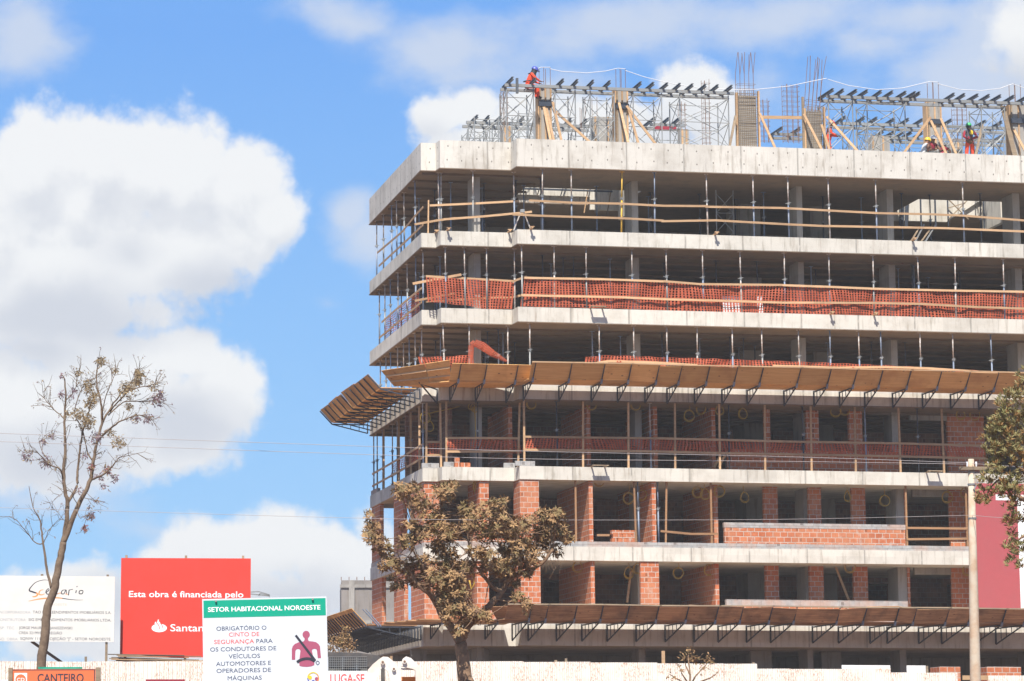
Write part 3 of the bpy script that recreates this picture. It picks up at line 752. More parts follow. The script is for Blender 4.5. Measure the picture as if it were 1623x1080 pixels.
# ------------------------------------------------------------------ guard rails
def plank(pts, label, group, w=.025, h=.085, m=None, name='guard_rail', cat='guard rail'):
    o = None; mb = MB(); p0 = Vector(pts[0])
    for a, b in zip(pts[:-1], pts[1:]):
        a = Vector(a) - p0; b = Vector(b) - p0; mb.bar(a, b, w, h)
    o = mb.build(name, m or M_timber); o.matrix_world = at(*p0)
    return tag(o, label, cat, group)
def P3(px, py, v):
    u, z = uv(px, py, v); return (u, v, z)
def S3(px, py):
    v, z = sd(px, py, -3.44); return (-3.44, min(v, VB - .1), z)
def front_v(px):
    return (1.37 if px < 697 else .77 if px < 817 else 0) + .08
def rail(pix, lab, g, dv=0.0, **k):
    v0 = max(front_v(p[0]) for p in pix) if all(p[0] < 850 for p in pix) else .08
    plank([P3(x, y, v0 + dv) for x, y in pix], lab, g, **k)
def build_rails():
    g = 'timber guard rails of the top open floor'
    rail([(681, 326), (750, 323), (823, 319)], 'upper guard rail across the corner bay of the top open floor', g)
    plank([S3(598, 401), S3(637, 368), S3(660, 340), (-3.44, 1.3, S3(668, 331)[2])], 'upper bent guard rail along the left side of the top open floor', g)
    rail([(838.5, 318), (906, 321.5), (981, 323), (1052, 326.5), (1122, 327)], 'upper guard rail on the top open floor, left run past the yellow prop', g, .0)
    rail([(1118, 328), (1240, 330), (1313, 334), (1391, 338)], 'upper guard rail on the top open floor, middle run', g, -.03)
    rail([(1385, 338), (1479, 340), (1525.5, 342), (1640, 351)], 'upper guard rail on the top open floor, right run', g, .0)
    plank([S3(600.5, 422), S3(644, 382), (-3.44, 1.3, S3(670, 357)[2])], 'lower guard rail along the left side of the top open floor', g)
    rail([(657, 356), (697, 349), (722, 346)], 'short lower guard rail at the left corner of the top open floor', g)
    rail([(703, 348), (770, 343), (843, 336)], 'lower guard rail across the corner bay of the top open floor', g, -.03)
    rail([(812, 340), (850, 342), (909, 344), (984, 346), (1052, 350)], 'lower guard rail on the top open floor, left run', g)
    rail([(1048, 351), (1134, 349.5), (1240, 355.5), (1315, 359)], 'lower guard rail on the top open floor, middle run', g, -.03)
    rail([(1310, 358.5), (1391, 360), (1500, 362), (1640, 368)], 'lower guard rail on the top open floor, right run', g)
    u, z = uv(678, 374, 1.5); post(u, 1.45, 21.442, 1.35, 'thin upright timber at the left corner of the top open floor', None, (0, .02), .05)
    g = 'timber guard rails of the second open floor'
    rail([(654, 450), (690, 443), (731, 435.5)], 'loose upward-slanting plank at the corner of the second open floor', g, -.05, h=.1)
    rail([(675, 438), (745, 442), (814.5, 446)], 'upper guard rail across the corner bay of the second open floor', g)
    rail([(811, 447), (835, 438)], 'short upper guard rail at the step of the second open floor', g, -.03)
    rail([(831, 440.5), (850, 441), (949, 442.7), (1057, 446.5)], 'upper guard rail above the orange net, left run', g)
    rail([(1052, 446), (1108, 450.6), (1240, 452)], 'upper guard rail above the orange net, middle run', g, -.03)
    rail([(1232, 452), (1315.5, 455), (1385.5, 458), (1515, 461), (1640, 463)], 'upper guard rail above the orange net, right run', g)
    rail([(657.5, 477), (690, 471), (720, 465.5)], 'slanting plank low on the corner of the second open floor', g, -.05)
    rail([(675, 478), (745, 474.5), (814.5, 471), (832, 467)], 'lower guard rail across the corner bay of the second open floor', g)
    rail([(826, 468), (860, 469), (985, 471.5), (1059, 474.7)], 'lower guard rail across the orange net, left run', g, -.06)
    rail([(1050, 474.5), (1146, 477), (1240, 480), (1290, 480)], 'lower guard rail across the orange net, middle run', g, -.08)
    rail([(1283, 480), (1385.5, 480.5), (1458, 482), (1549, 487), (1640, 490)], 'lower guard rail across the orange net, right run', g, -.06)
    plank([S3(605, 511), S3(640, 480), S3(668, 457)], 'upper guard rail along the left side of the second open floor', g)
    plank([S3(601, 536), S3(640, 503), S3(668, 479)], 'lower guard rail along the left side of the second open floor', g)
    g = 'timber rails on the third open floor'
    rail([(930, 578), (965, 572.5), (1040, 575), (1105, 579)], 'arched timber rail just above the upper debris tray, left run', g)
    rail([(1225, 580), (1330, 583), (1400, 582), (1470, 584), (1560, 590), (1640, 597)], 'timber rail just above the upper debris tray, right run', g)
    g = 'timber rails below the upper debris tray'
    for i, (z, dz) in enumerate((('upper', 0), ('lower', 0))):
        y0 = {'upper': (701, 694.5, 695, 692.5, 695, 700, 703, 707), 'lower': (722, 716, 715, 713, 716, 720, 723.5, 727)}[z]
        rail([(674, y0[0]), (699, y0[0] - .5)], '%s short rail at the left corner below the upper debris tray' % z, g)
        rail([(707, y0[1]), (760, y0[1]), (821, y0[2])], '%s rail across the corner bay below the upper debris tray' % z, g)
        rail([(831, y0[3]), (940, y0[3] + 1.5), (1047, y0[4])], '%s rail below the upper debris tray, left run' % z, g)
        rail([(1043, y0[4]), (1140, y0[4] + 2.4), (1240, y0[5])], '%s rail below the upper debris tray, middle run' % z, g, -.03)
        rail([(1235, y0[5]), (1424, y0[6]), (1565, y0[7])], '%s rail below the upper debris tray, right run' % z, g)
        v0, za = sd(668, y0[0] + 4, -3.44); plank([(-3.44, 1.5, za - .02), (-3.44, 6, za - .05), (-3.44, VB - .2, za - .05)], '%s rail along the left side below the upper debris tray' % z, g)
    g = 'timber rails on the brick floor'
    rail([(946, 848.5), (966, 848.5)], 'short rail end between brick cross walls on the brick floor', g, .15, m=M_shadetimber)
    rail([(1047, 842), (1095, 846.5), (1138, 846.5)], 'crooked low rail left of the brick balcony parapet', g, .1, m=M_shadetimber)
    rail([(1437, 837), (1533, 838)], 'upper rail right of the brick balcony parapet', g, .1, m=M_shadetimber)
    rail([(1437, 855), (1533, 854)], 'lower rail right of the brick balcony parapet', g, .1, m=M_shadetimber)
build_rails()

# ------------------------------------------------------------------ orange safety nets
def net(name, label, top, bot, v, group=None, pitch=.125, rows=10, amp=.04, wid=.062, seed=1, hw=.30, side=False):
    """top / bot: polylines of (px,py) in the plane v; ribbons woven both ways with a loose drape"""
    T = [(sd if side else uv)(x, y, v) for x, y in top]; B = [(sd if side else uv)(x, y, v) for x, y in bot]
    if side: T.sort(); B.sort()
    def itp(L, u):
        if u <= L[0][0]: return L[0][1]
        for a, b in zip(L[:-1], L[1:]):
            if u <= b[0]: return a[1] + (b[1] - a[1]) * (u - a[0]) / (b[0] - a[0] + 1e-9)
        return L[-1][1]
    u0, u1 = T[0][0], T[-1][0]; r2 = random.Random(seed); ph = [r2.uniform(0, 6.28) for _ in range(6)]
    def pt(u, f):
        zt, zb = itp(T, u), itp(B, u)
        z = zt + (zb - zt) * f
        w = math.sin(u * 2.1 + ph[0]) + .6 * math.sin(u * 5.3 + ph[1] + 3 * f) + .4 * math.sin(u * 9 + ph[2] - 4 * f)
        uu = u + .05 * f * math.sin(u * 3.1 + ph[3]) + .06 * f * math.sin(u * 1.3 + ph[4]) * 2
        return (uu, amp * w * (.3 + math.sin(f * 3.0)), z + .012 * math.sin(u * 7 + f * 9 + ph[5]))
    mb = MB(); n = max(2, int((u1 - u0) / pitch)); K = 7
    for i in range(n + 1):
        u = u0 + (u1 - u0) * i / n; w = wid * r2.uniform(.75, 1.25) / 2
        for k in range(K):
            a, b = k / K, (k + 1) / K
            p, q, r_, s_ = pt(u - w, a), pt(u + w, a), pt(u + w, b), pt(u - w, b)
            mb.quad(p, q, r_, s_)
    for j in range(rows + 1):
        f = j / rows; hf = hw / rows / 2
        for i in range(n):
            a = u0 + (u1 - u0) * i / n; b = u0 + (u1 - u0) * (i + 1) / n
            mb.quad(tuple(Vector(pt(a, max(0, f - hf))) + Vector((0, .004, 0))), tuple(Vector(pt(b, max(0, f - hf))) + Vector((0, .004, 0))), tuple(Vector(pt(b, min(1, f + hf))) + Vector((0, .004, 0))), tuple(Vector(pt(a, min(1, f + hf))) + Vector((0, .004, 0))))
    o = mb.build(name, M_net, norm=False); o.matrix_world = at(v, 0, 0, math.pi / 2) if side else at(0, v, 0)
    return tag(o, label, 'safety net', group)
GN = 'orange safety nets'
net('safety_net', 'long orange safety net hung on the guard rails of the second open floor', [(832, 442), (949, 443.5), (1057, 447), (1108, 451.5), (1240, 453), (1385, 459), (1515, 462), (1640, 464)], [(832, 486), (949, 488), (1000, 490), (1108, 494), (1240, 497), (1385, 500), (1515, 506), (1640, 508)], .14, GN, seed=3, rows=11)
net('safety_net', 'orange safety net across the corner bay of the second open floor', [(676, 440), (745, 443), (814, 447)], [(676, 478), (740, 485), (770, 490), (814, 490)], .95, GN, seed=5, rows=11)
net('safety_net', 'orange net strip showing above the right of the upper debris tray', [(930, 566), (960, 563.5), (1050, 566.5), (1160, 570), (1300, 575), (1400, 579), (1520, 586), (1640, 592)], [(930, 584), (1050, 585), (1160, 588), (1300, 596), (1640, 606)], .14, GN, seed=8, rows=6)
net('safety_net', 'orange net strip sagging behind the corner panel of the upper debris tray', [(664, 566), (690, 566), (720, 565), (744, 563), (748, 562)], [(664, 582), (690, 583), (744, 584), (748, 584)], 1.0, GN, seed=9, rows=6)
net('safety_net', 'shaded orange net below the upper debris tray, right of the step', [(833, 694), (940, 695.5), (1047, 697), (1240, 702), (1424, 705), (1560, 709)], [(833, 713), (940, 714), (1047, 716.5), (1240, 721), (1424, 724), (1560, 728)], .14, GN, seed=11, rows=6)
net('safety_net', 'shaded orange net below the upper debris tray across the corner bay', [(709, 696), (821, 697)], [(709, 714), (760, 714), (821, 719)], .9, GN, seed=12, rows=6)
net('safety_net', 'small orange net panel at the left corner below the upper debris tray', [(676, 701), (698, 700)], [(676, 724), (698, 722)], 1.5, GN, seed=13, rows=6)
net('safety_net', 'see-through orange net on the left face of the second floor down', [(612, 506), (640, 481), (664, 461)], [(612, 537), (640, 514), (664, 496)], -3.36, GN, seed=21, rows=9, side=True, pitch=.2, wid=.05)
net('safety_net', 'dim orange net on the left face below the upper debris tray', [(620, 738), (645, 722), (664, 708)], [(620, 757), (645, 742), (664, 729)], -3.36, GN, seed=22, rows=6, side=True, pitch=.16)
def draped_net():
    a = []
    path = [(748, 585), (746, 565), (747, 548), (753, 544), (765, 549), (780, 560), (803, 573)]
    mb = MB()
    P = [Vector(P3(x, y, .9)) for x, y in path]
    base = P[0].copy(); 
    wds = [.12, .11, .12, .14, .17, .14, .05]
    for k in range(14):
        th = k / 14 * 2 * math.pi
        for i in range(len(P) - 1):
            for s_ in range(3):
                f0, f1 = s_ / 3, (s_ + 1) / 3
                def q(f, off):
                    p = P[i].lerp(P[i + 1], f); w = wds[i] + (wds[i + 1] - wds[i]) * f
                    d = (P[i + 1] - P[i]).normalized(); n_ = Vector((-d.z, 0, d.x))
                    aa = th + off + i * .3
                    return p + n_ * (w * math.cos(aa)) + Vector((0, w * .7 * math.sin(aa), 0)) - base
                mb.quad(q(f0, 0), q(f0, .26), q(f1, .26), q(f1, 0))
            mb.quad(*[P[i] + Vector((-(P[i+1]-P[i]).normalized().z, 0, (P[i+1]-P[i]).normalized().x)) * (wds[i] * math.cos(th + j)) + Vector((0, wds[i] * .7 * math.sin(th + j), dz)) - base for j, dz in ((0, 0), (.45, 0), (.45, .03), (0, .03))])
    o = mb.build('safety_net', M_net, norm=False); o.matrix_world = at(*base)
    tag(o, 'twisted bundle of orange net hanging over a post above the corner tray', 'safety net', GN)
draped_net()

# ------------------------------------------------------------------ debris trays (catch platforms)
def bracket(parent, p_wall, out, up, plat, ext, z0, drop, m=M_dark, blue=True):
    """truss bracket: wall foot at p_wall, pointing along out (unit vector), chord at z0"""
    o = Vector(out); w = Vector(p_wall)
    mb = MB(); A = w + o * .06 + Vector((0, 0, z0 - .05)); B = w + o * plat + Vector((0, 0, z0 - .05)); C = w + o * .06 + Vector((0, 0, z0 - drop))
    mb.bar(A, B, .035, .05); mb.bar(C, B, .035, .045); mb.bar(A + Vector((0, 0, .05)), C, .05, .06)
    n = 4 if plat > 2 else 3
    for i in range(1, n + 1):
        f = i / (n + 1.2); mb.bar(A.lerp(B, f), C.lerp(B, f), .025, .025)
    D = w + o * (plat + ext * .72) + Vector((0, 0, z0 + ext * .70))
    mb.bar(B, D, .035, .05)
    br = mb.build('bracket', m, parent)
    if blue:
        MB().bar(B - Vector((0, 0, .05)), B.lerp(D, .18) , .07, .07).build('hinge_plate', M_blue, br)
    return br
def tray(name, label, pxs, pyr, z0, plat, ext, drop, ply, gap=.16, u_first=None, jit=.03):
    t = thing(name, label, 'debris tray', BM, 'debris trays round the building')
    us = [uat(x, -plat, pyr) for x in pxs]
    for u in us:
        bracket(t, (u, 0, 0), (0, -1, 0), 0, plat, ext, z0, drop)
    ed = ([u_first] if u_first is not None else []) + us + [us[-1] + 1.2 * (i + 1) for i in range(3)]
    r2 = random.Random(len(pxs))
    dprev = 0
    for a, b in zip(ed[:-1], ed[1:]):
        d1 = r2.uniform(-jit, jit)
        o1 = r2.uniform(-.02, .04)
        mb = MB()
        yo = -plat - .01
        e = ext
        # sloping outer board
        p = [Vector((a + .004, yo, z0 + .012 + dprev)), Vector((b - .004, yo, z0 + .012 + d1)), Vector((b - .004, yo - e * .72, z0 + e * .70 + d1 + o1)), Vector((a + .004, yo - e * .72, z0 + e * .70 + dprev + o1))]
        nrm = Vector((0, .70, .72)) * .02
        mb.hexa(p + [q + nrm for q in p])
        pn = mb.build('outer_board', ply, t)
        mb = MB()
        k = 3 if plat < 2 else 5
        for j in range(k):
            y0 = -gap - (plat - gap) * j / k; y1 = -gap - (plat - gap) * (j + 1) / k + .012
            zz = z0 + r2.uniform(0, .012)
            mb.box(a - .05, b + .05 - .1 * (j % 2), y1, y0, zz, zz + .028)
        mb.build('deck_board', ply, t)
        dprev = d1
    mb = MB()       # edge batten along the top of the sloping boards
    for i, (a, b) in enumerate(zip(ed[:-1:2], ed[2::2])):
        mb.bar((a, -plat - ext * .74, z0 + ext * .735 + .01 * (i % 3)), (b + .1, -plat - ext * .74, z0 + ext * .735 + .01 * ((i + 1) % 3)), .03, .05)
    mb.build('edge_batten', M_timber if ply is M_ply else M_oldtimber, t)
    return t
Z4 = 15.20; Z7 = 5.86
px4 = [844, 901, 953, 995, 1039, 1074.5, 1118.5, 1162.5, 1203, 1262, 1310, 1351, 1391.5, 1436, 1484, 1529, 1574, 1618]
tr4 = tray('debris_tray', 'long upper debris tray of new orange plywood on dark brackets across the front', px4, 600, uv(902, 603, -1.65)[1], 1.65, .82, .62, M_ply, u_first=uat(838, -1.65, 600))
px7 = [838, 864, 909.6, 951, 992, 1039, 1086, 1133, 1172, 1218, 1257, 1325, 1367, 1418, 1446, 1497, 1534, 1587, 1622]
tr7 = tray('debris_tray', 'long lower debris tray of dark weathered boards on truss brackets above the fence', px7, 984, uv(909.6, 983, -2.9)[1], 2.9, .74, .66, M_oldply, u_first=uat(800, -2.9, 984), jit=.05)


def corner_trays():
    z0 = uv(902, 603, -1.65)[1]
    t = thing('debris_tray', 'upper debris tray at the stepped corner with tilted plywood panels', 'debris tray', BM, 'debris trays round the building')
    # front part ahead of the stepped corner, px 714-838
    us = [uat(x, .77 - 1.65, 600) for x in (726, 767, 816)]
    for u in us:
        bracket(t, (u, .77, 0), (0, -1, 0), 0, 1.65, .82, z0, .62)
    ed = [uat(712, -.88, 600)] + us + [uat(837, -.88, 600)]
    for a, b in zip(ed[:-1], ed[1:]):
        p = [Vector((a, -.89, z0 + .01)), Vector((b, -.89, z0 + .01)), Vector((b, -.89 - .6, z0 + .58)), Vector((a, -.89 - .6, z0 + .58))]
        MB().hexa(p + [q + Vector((0, .014, .014)) for q in p]).build('outer_board', M_ply, t)
        MB().box(a, b, -.88, .6, z0, z0 + .03).build('deck_board', M_ply, t)
    # diagonal corner panel, two sheets
    A = Vector(P3(714, 606, -.6)); Bp = Vector(P3(625, 613, .5)); C = Vector(P3(604, 588, .1)); D = Vector(P3(713, 571, -1.3))
    def lerp4(s, f):
        return A.lerp(Bp, s).lerp(D.lerp(C, s), f)
    for s0, s1 in ((0, .36), (.37, 1)):
        q = [lerp4(s0, 0), lerp4(s1, 0), lerp4(s1, 1), lerp4(s0, 1)]
        n_ = (q[1] - q[0]).cross(q[3] - q[0]).normalized() * .02
        MB().hexa(q + [x + n_ for x in q]).build('outer_board', M_ply, t)
        MB().bar(lerp4(s0, .66) + Vector((0, -.03, 0)), lerp4(s1, .66) + Vector((0, -.03, 0)), .03, .07).build('edge_batten', M_timber, t)
        MB().bar(lerp4(s0, .3) + Vector((0, -.03, 0)), lerp4(s1, .3) + Vector((0, -.03, 0)), .03, .06).build('edge_batten', M_timber, t)
    K = Vector((-3.4, 1.4, 0)); dn = Vector((-.72, -.69, 0)).normalized()
    mb = MB(); w0 = Vector(P3(693, 640, 1.3)); w1 = Vector(P3(665, 607, -.05)); w2 = Vector(P3(657, 580, -.35)); w3 = Vector(P3(693, 618, 1.3))
    mb.bar(w0, w1, .04, .05); mb.bar(w1, w2, .04, .06); mb.bar(w3, w1, .04, .05); mb.bar(w0, w3, .05, .06); mb.build('bracket', M_dark, t)
    mb = MB(); mb.prism([(-3.45, 1.2), (-.1, .65), (-.1, -.85), (-2.9, -.8), (-4.6, .6)], z0 - .04, z0 - .01); mb.build('deck_board', M_ply, t)
    # left side tray
    t2 = thing('debris_tray', 'upper debris tray along the left side, tilted plywood over dark brackets', 'debris tray', BM, 'debris trays round the building')
    n = 12; zl = z0 - .02; vs = [1.55 + (VB - 1.3) * i / (n - 1) for i in range(n)]
    for v in vs:
        bracket(t2, (-3.5, v, 0), (-1, 0, 0), 0, 1.62, .74, zl, .42, blue=False)
    grp = [0, 3, 6, 7, 9, 11]
    for gi, (i0, i1) in enumerate(zip(grp[:-1], grp[1:])):
        a, b = vs[i0] + .06, vs[i1] - .01; dz = (-.03, .02, 0, .05, -.02)[gi]; tip = (.0, .05, .0, -.04, .02)[gi]
        p = [Vector((-3.5 - 1.63, a, zl + .01)), Vector((-5.13, b, zl + .01)), Vector((-5.13 - .5, b + .05, zl + .57 + dz + tip)), Vector((-5.13 - .5, a, zl + .57 + dz))]
        MB().hexa(p + [q + Vector((.016, 0, .014)) for q in p]).build('outer_board', M_ply, t2)
        for j in range(3):
            MB().box(-3.68 - j * .48 - .46, -3.68 - j * .48, a, b, zl + .004 * j, zl + .004 * j + .025).build('deck_board', M_ply, t2)
    # lower corner and side tray
    z7 = uv(909.6, 983, -2.9)[1]
    t3 = thing('debris_tray', 'lower debris tray wrapping the left corner, dense dark brackets and flat weathered boards', 'debris tray', BM, 'debris trays round the building')
    for v in [1.6 + (VB - 1.4) * i / 19 for i in range(20)]:
        bracket(t3, (-3.5, v, 0), (-1, 0, 0), 0, 2.2, .74, z7 - .04, .55, blue=False)
    for i in range(7):
        a = 1.6 + i * 1.66; b = a + 1.62
        for j in range(3):
            MB().box(-3.7 - j * .66 - .63, -3.7 - j * .66, a, b, z7 - .03 + .004 * j, z7 + .004 * j).build('deck_board', M_oldply, t3)
        if True:
            p = [Vector((-5.71, a, z7 + .0)), Vector((-5.71, b, z7)), Vector((-6.3, b, z7 + .62)), Vector((-6.3, a, z7 + .62))]
            MB().hexa(p + [q + Vector((.016, 0, .014)) for q in p]).build('outer_board', M_ply, t3)
    for j in range(4):
        MB().box(-5.2 + .3 * j, uat(812, -.9, 985), .6 - j * .62 - .58, .6 - j * .62, z7 - .02 + .01 * j, z7 + .03 + .01 * j).build('deck_board', M_oldply, t3)
    MB().box(-5.1, -2.95, .63, 1.28, z7 - .02, z7 + .03).build('deck_board', M_oldply, t3)  # extra inner board added so the tray's shadow covers the slab corner
    for px in (702, 742, 790):
        u = uat(px, -1.7, 990); bracket(t3, (u, .77, 0), (0, -1, 0), 0, 2.3, .3, z7 - .03, .55)
    p = [Vector((uat(790, -1.9, 985), -1.75, z7)), Vector((uat(838, -1.9, 985), -1.9, z7)), Vector((uat(838, -2.2, 985), -2.4, z7 + .55)), Vector((uat(775, -2.2, 985), -2.3, z7 + .5))]
    MB().hexa(p + [q + Vector((0, .014, .016)) for q in p]).build('outer_board', M_oldply, t3)
    # loose blue poles leaning at the lower corner
    for k, (a, b) in enumerate((((575, 966), (600, 993)), ((580, 966), (604, 993)))):
        pa, pb = Vector(P3(a[0], a[1], -.6)), Vector(P3(b[0], b[1], -.6))
        o = MB().tube([(0, 0, 0), pa - pb], .025, 6).build('scaffold_pole', M_blue); o.matrix_world = at(*pb)
        tag(o, ('left' if k == 0 else 'right') + ' of two blue poles leaning on the lower corner tray', 'pole', 'blue poles on the lower corner tray')
corner_trays()

# ------------------------------------------------------------------ conduit coils
def coil_mesh(r, seed):
    r2 = random.Random(seed); mb = MB()
    for k in range(3):
        dx, dz, rr = r2.uniform(-.03, .03), r2.uniform(-.03, .03), r * r2.uniform(.9, 1.08); ty = r2.uniform(-.05, .05)
        mb.tube([(dx + rr * math.cos(a), ty + .03 * math.sin(2 * a), dz + rr * 1.04 * math.sin(a)) for a in [i * 2 * math.pi / 18 for i in range(19)]], .0125, 5, False)
    return mb
COILS = {3: [(680, 676), (675, 662), (841, 641), (938, 641), (1007, 642), (1093, 659), (1111, 650), (1141, 649), (1177, 656), (1325, 652), (1338, 651), (1523, 656), (1545, 658)],
         4: [(949, 763), (997, 790), (1017, 786), (1106, 780), (1117, 783.5), (1141, 779), (1179, 789), (1343.5, 786), (1402, 794), (1502, 788), (1529, 782)],
         5: [(915, 899), (997, 908), (1010, 902), (1124, 903), (1075, 909), (1348, 899), (1533, 905)]}
cms = [coil_mesh(.20, s).mesh('loop', M_coil, True) for s in range(4)]
for fi, lst in COILS.items():
    for k, (px, py) in enumerate(lst):
        v = .8 if k % 3 else 1.1
        if px < 820: v = 1.9
        u, z = uv(px, py, v)
        t = thing('conduit_coil', 'yellow conduit coil hanging from ceiling of %s, %s from left' % (FL[fi], od(k)), 'cable coil', at(u, v, z, rnd.uniform(-.7, .7)), 'yellow conduit coils hanging from the ceilings')
        link('loop', cms[k % 4], t)
        top = LV[fi][2] - z
        if top > .2:
            MB().tube([(.0, 0, .2), (.03, .03, .2 + (top - .2) * .5), (0, .02, top)], .012, 5).build('tail', M_coil, t)
def hose(pts, v, label, r=.022):
    P = [Vector(P3(x, y, v)) for x, y in pts]
    o = MB().tube([p - P[0] for p in P], r, 6).build('conduit', M_coil, smooth=True); o.matrix_world = at(*P[0]); tag(o, label, 'conduit', 'yellow conduits')
hose([(751, 640), (753, 660), (754, 690), (752, 708), (747, 712)], 1.7, 'yellow conduit hanging beside the corner column below the upper tray')
hose([(665, 660), (690, 653), (715, 648), (740, 641)], 2.4, 'yellow conduit drooping along the ceiling of the corner below the upper tray')
hose([(752, 758), (754, 770), (752, 782), (750, 772), (751, 760)], 1.2, 'yellow conduit bunch hanging in the corner window of the brick floor', .03)
hose([(745, 912), (750, 908), (752, 925), (747, 935), (744, 920)], 1.3, 'bright yellow hose hanging behind the dusty tree', .035)
t = thing('conduit_bunch', 'tangled bunch of yellow conduit hung at the corner column below the upper tray', 'cable coil', at(uat(751, 1.6, 645), 1.6, uv(751, 645, 1.6)[1]))
for k in range(4):
    link('loop', cms[k], t, Matrix.Translation((.05 * k - .1, .02 * k, -.03 * k)) @ Euler((0, .4 * k, .9 * k)).to_matrix().to_4x4() @ Matrix.Scale(.62, 4))

# ------------------------------------------------------------------ small things on slab edges
def ledge(px, py, z, label, wpx=20, out=.42):
    u = uat(px, -.2, py)
    t = thing('ledge_board', label, 'timber ledge', at(u, 0, z), 'timber ledges on the slab edges')
    w = wpx / 41 / 2
    MB().box(-w - .04, w + .04, -out, -out + .14, .02, .05).build('plank', M_oldtimber, t)
    for s in (-w + .03, w - .03):
        MB().box(s - .03, s + .03, -out - .02, .5, -.02 + .022, .02).build('arm', M_oldtimber, t)
ledge(947, 489, 18.352, 'timber ledge board poking out from the slab under the orange net', 22)
ledge(950, 740, 12.072, 'timber ledge board poking out of the slab left of the long wires', 24)
ledge(1480, 748, 12.072, 'timber ledge frame poking out of the slab near the utility pole', 22)
for k, (px, v, z) in enumerate(((690, 1.37, 21.44), (709, .77, 21.44), (806, .77, 21.44), (841, 0, 21.44), (1133, 0, 21.44), (1446, 0, 21.44), (1316, 0, 18.35), (1385, 0, 18.35))):
    u = uat(px, v, 370 if z > 20 else 500)
    t = thing('edge_clamp', 'small timber arm jutting from the slab edge, %s of eight from the left corner' % od(k), 'timber arm', at(u, v, z + .002), 'small timber arms on slab edges')
    MB().box(-.035, .035, -.32, .3, 0, .05).build('arm', M_timber, t)
    MB().box(-.09, .09, -.30, -.24, .052, .09).build('cleat', M_timber, t)
t = thing('trestle', 'grey A-frame trestle standing on the slab step of the top open floor', 'trestle', at(uat(828, .3, 362), .3, 21.442))
for s in (-1, 1):
    MB().bar((s * .36, 0, 0), (s * .05, 0, .78), .04, .04).build('leg', M_paint, t)
MB().box(-.08, .08, -.06, .06, .74, .86).build('head', M_galv, t)
for k, (px, v, w) in enumerate(((1157, 1.2, .55), (1176, 1.3, .28), (1213, 1.1, .22))):
    o = MB().box(0, w, 0, .03, 0, .85).build('panel', M_white); o.matrix_world = at(uat(px - 12, v, 480), v, 18.352, 0, (-.05, 0))
    tag(o, 'white board standing behind the orange net, %s from the left' % od(k), 'board', 'white boards behind the orange net')
# sloping stair steel inside the top floor
t = thing('shoring_tower', 'slim braced steel tower inside the top open floor behind the guard rails', 'scaffold tower', at(uat(1136, 2.5, 370), 2.5, 21.442))
for s in (0, .72):
    MB().tube([(s, 0, 0), (s, 0, 2.35)], .025, 6).build('leg', M_galv, t)
for a, b in (((0, .6), (.72, 1.4)), ((0, 1.4), (.72, 2.2)), ((.72, .6), (0, 1.4)), ((.72, 1.4), (0, 2.2)), ((0, 1.4), (.72, 1.4)), ((0, .05), (.72, .6))):
    MB().tube([(a[0], 0, a[1]), (b[0], 0, b[1])], .014, 5).build('brace', M_galv, t)
t = thing('leaning_boards', 'timber boards and steel leaning on the floor behind the right guard rails', 'boards', at(uat(1450, 1.2, 375), 1.2, 21.442))
for k in range(4):
    MB().bar((k * .2 - .3, 0, 0), (k * .25 + .2, .1, .75 + .2 * (k % 2)), .05, .05).build('board', (M_oldtimber, M_galv)[k % 2], t)

# ------------------------------------------------------------------ roof: scaffolding, formwork, rebar
ZR = 25.102
ZB = uv(980, 141, .75)[1] - .08      # level of the long beams
def scaffold(u0, u1, v0, v1, label, h, lifts=2, z=ZR):
    t = thing('scaffold_tower', label, 'scaffold tower', at(u0, v0, z), 'scaffold towers on the roof')
    w, d = u1 - u0, v1 - v0; r = .024
    for x in (0, w):
        for y in (0, d):
            MB().tube([(x, y, 0), (x, y, h)], r, 6).build('leg', M_galv, t)
    for L in range(lifts):
        z0, z1 = .12 + L * (h - .2) / lifts, .12 + (L + 1) * (h - .2) / lifts - .06
        for y in (0, d):
            mb = MB(); mb.tube([(0, y, z0), (w, y, z1)], .014, 5); mb.tube([(w, y, z0), (0, y, z1)], .014, 5); mb.build('cross_brace', M_galv, t)
        for x in (0, w):
            mb = MB(); mb.tube([(x, 0, z0), (x, d, z1)], .014, 5); mb.tube([(x, d, z0), (x, 0, z1)], .014, 5); mb.build('cross_brace', M_galv, t)
        mb = MB()
        for y in (0, d):
            mb.tube([(-.04, y, z1 + .02), (w + .04, y, z1 + .02)], .016, 5)
        for x in (0, w):
            mb.tube([(x, 0, z1), (x, d, z1)], .016, 5)
        mb.build('ledger', M_galv, t)
    return t
def beam_run(u0, u1, vs, z, joists, lab, jl=1.8, nv=None):
    for k, v in enumerate(vs):
        t = thing('formwork_beam', '%s steel beam of the %s' % (('front', 'rear')[k], lab), 'steel beam', at(u0, v, z), 'long steel formwork beams on the roof')
        L = u1 - u0
        mb = MB(); mb.box(0, L, -.05, -.015, 0, .12).box(0, L, .015, .05, 0, .12); mb.build('channel', M_galv, t)
        mb = MB()
        for i in range(int(L / 1.2) + 1):
            mb.box(i * 1.2, i * 1.2 + .06, -.014, .014, .02, .10)
        mb.build('spacer', M_paint, t)
    for k, u in enumerate(joists):
        o = MB().box(-.04, .04, 0, jl, 0, .03).box(-.012, .012, 0, jl, .031, .10).box(-.04, .04, 0, jl, .101, .13).build('formwork_joist', M_joist); o.matrix_world = at(u, vs[0] - .68, z + .125, rnd.uniform(-.02, .02))
        tag(o, 'dark joist on the %s, %s from left' % (lab, od(k)), 'steel joist', 'dark joists on the roof beams')
fv = (.75, 1.55)
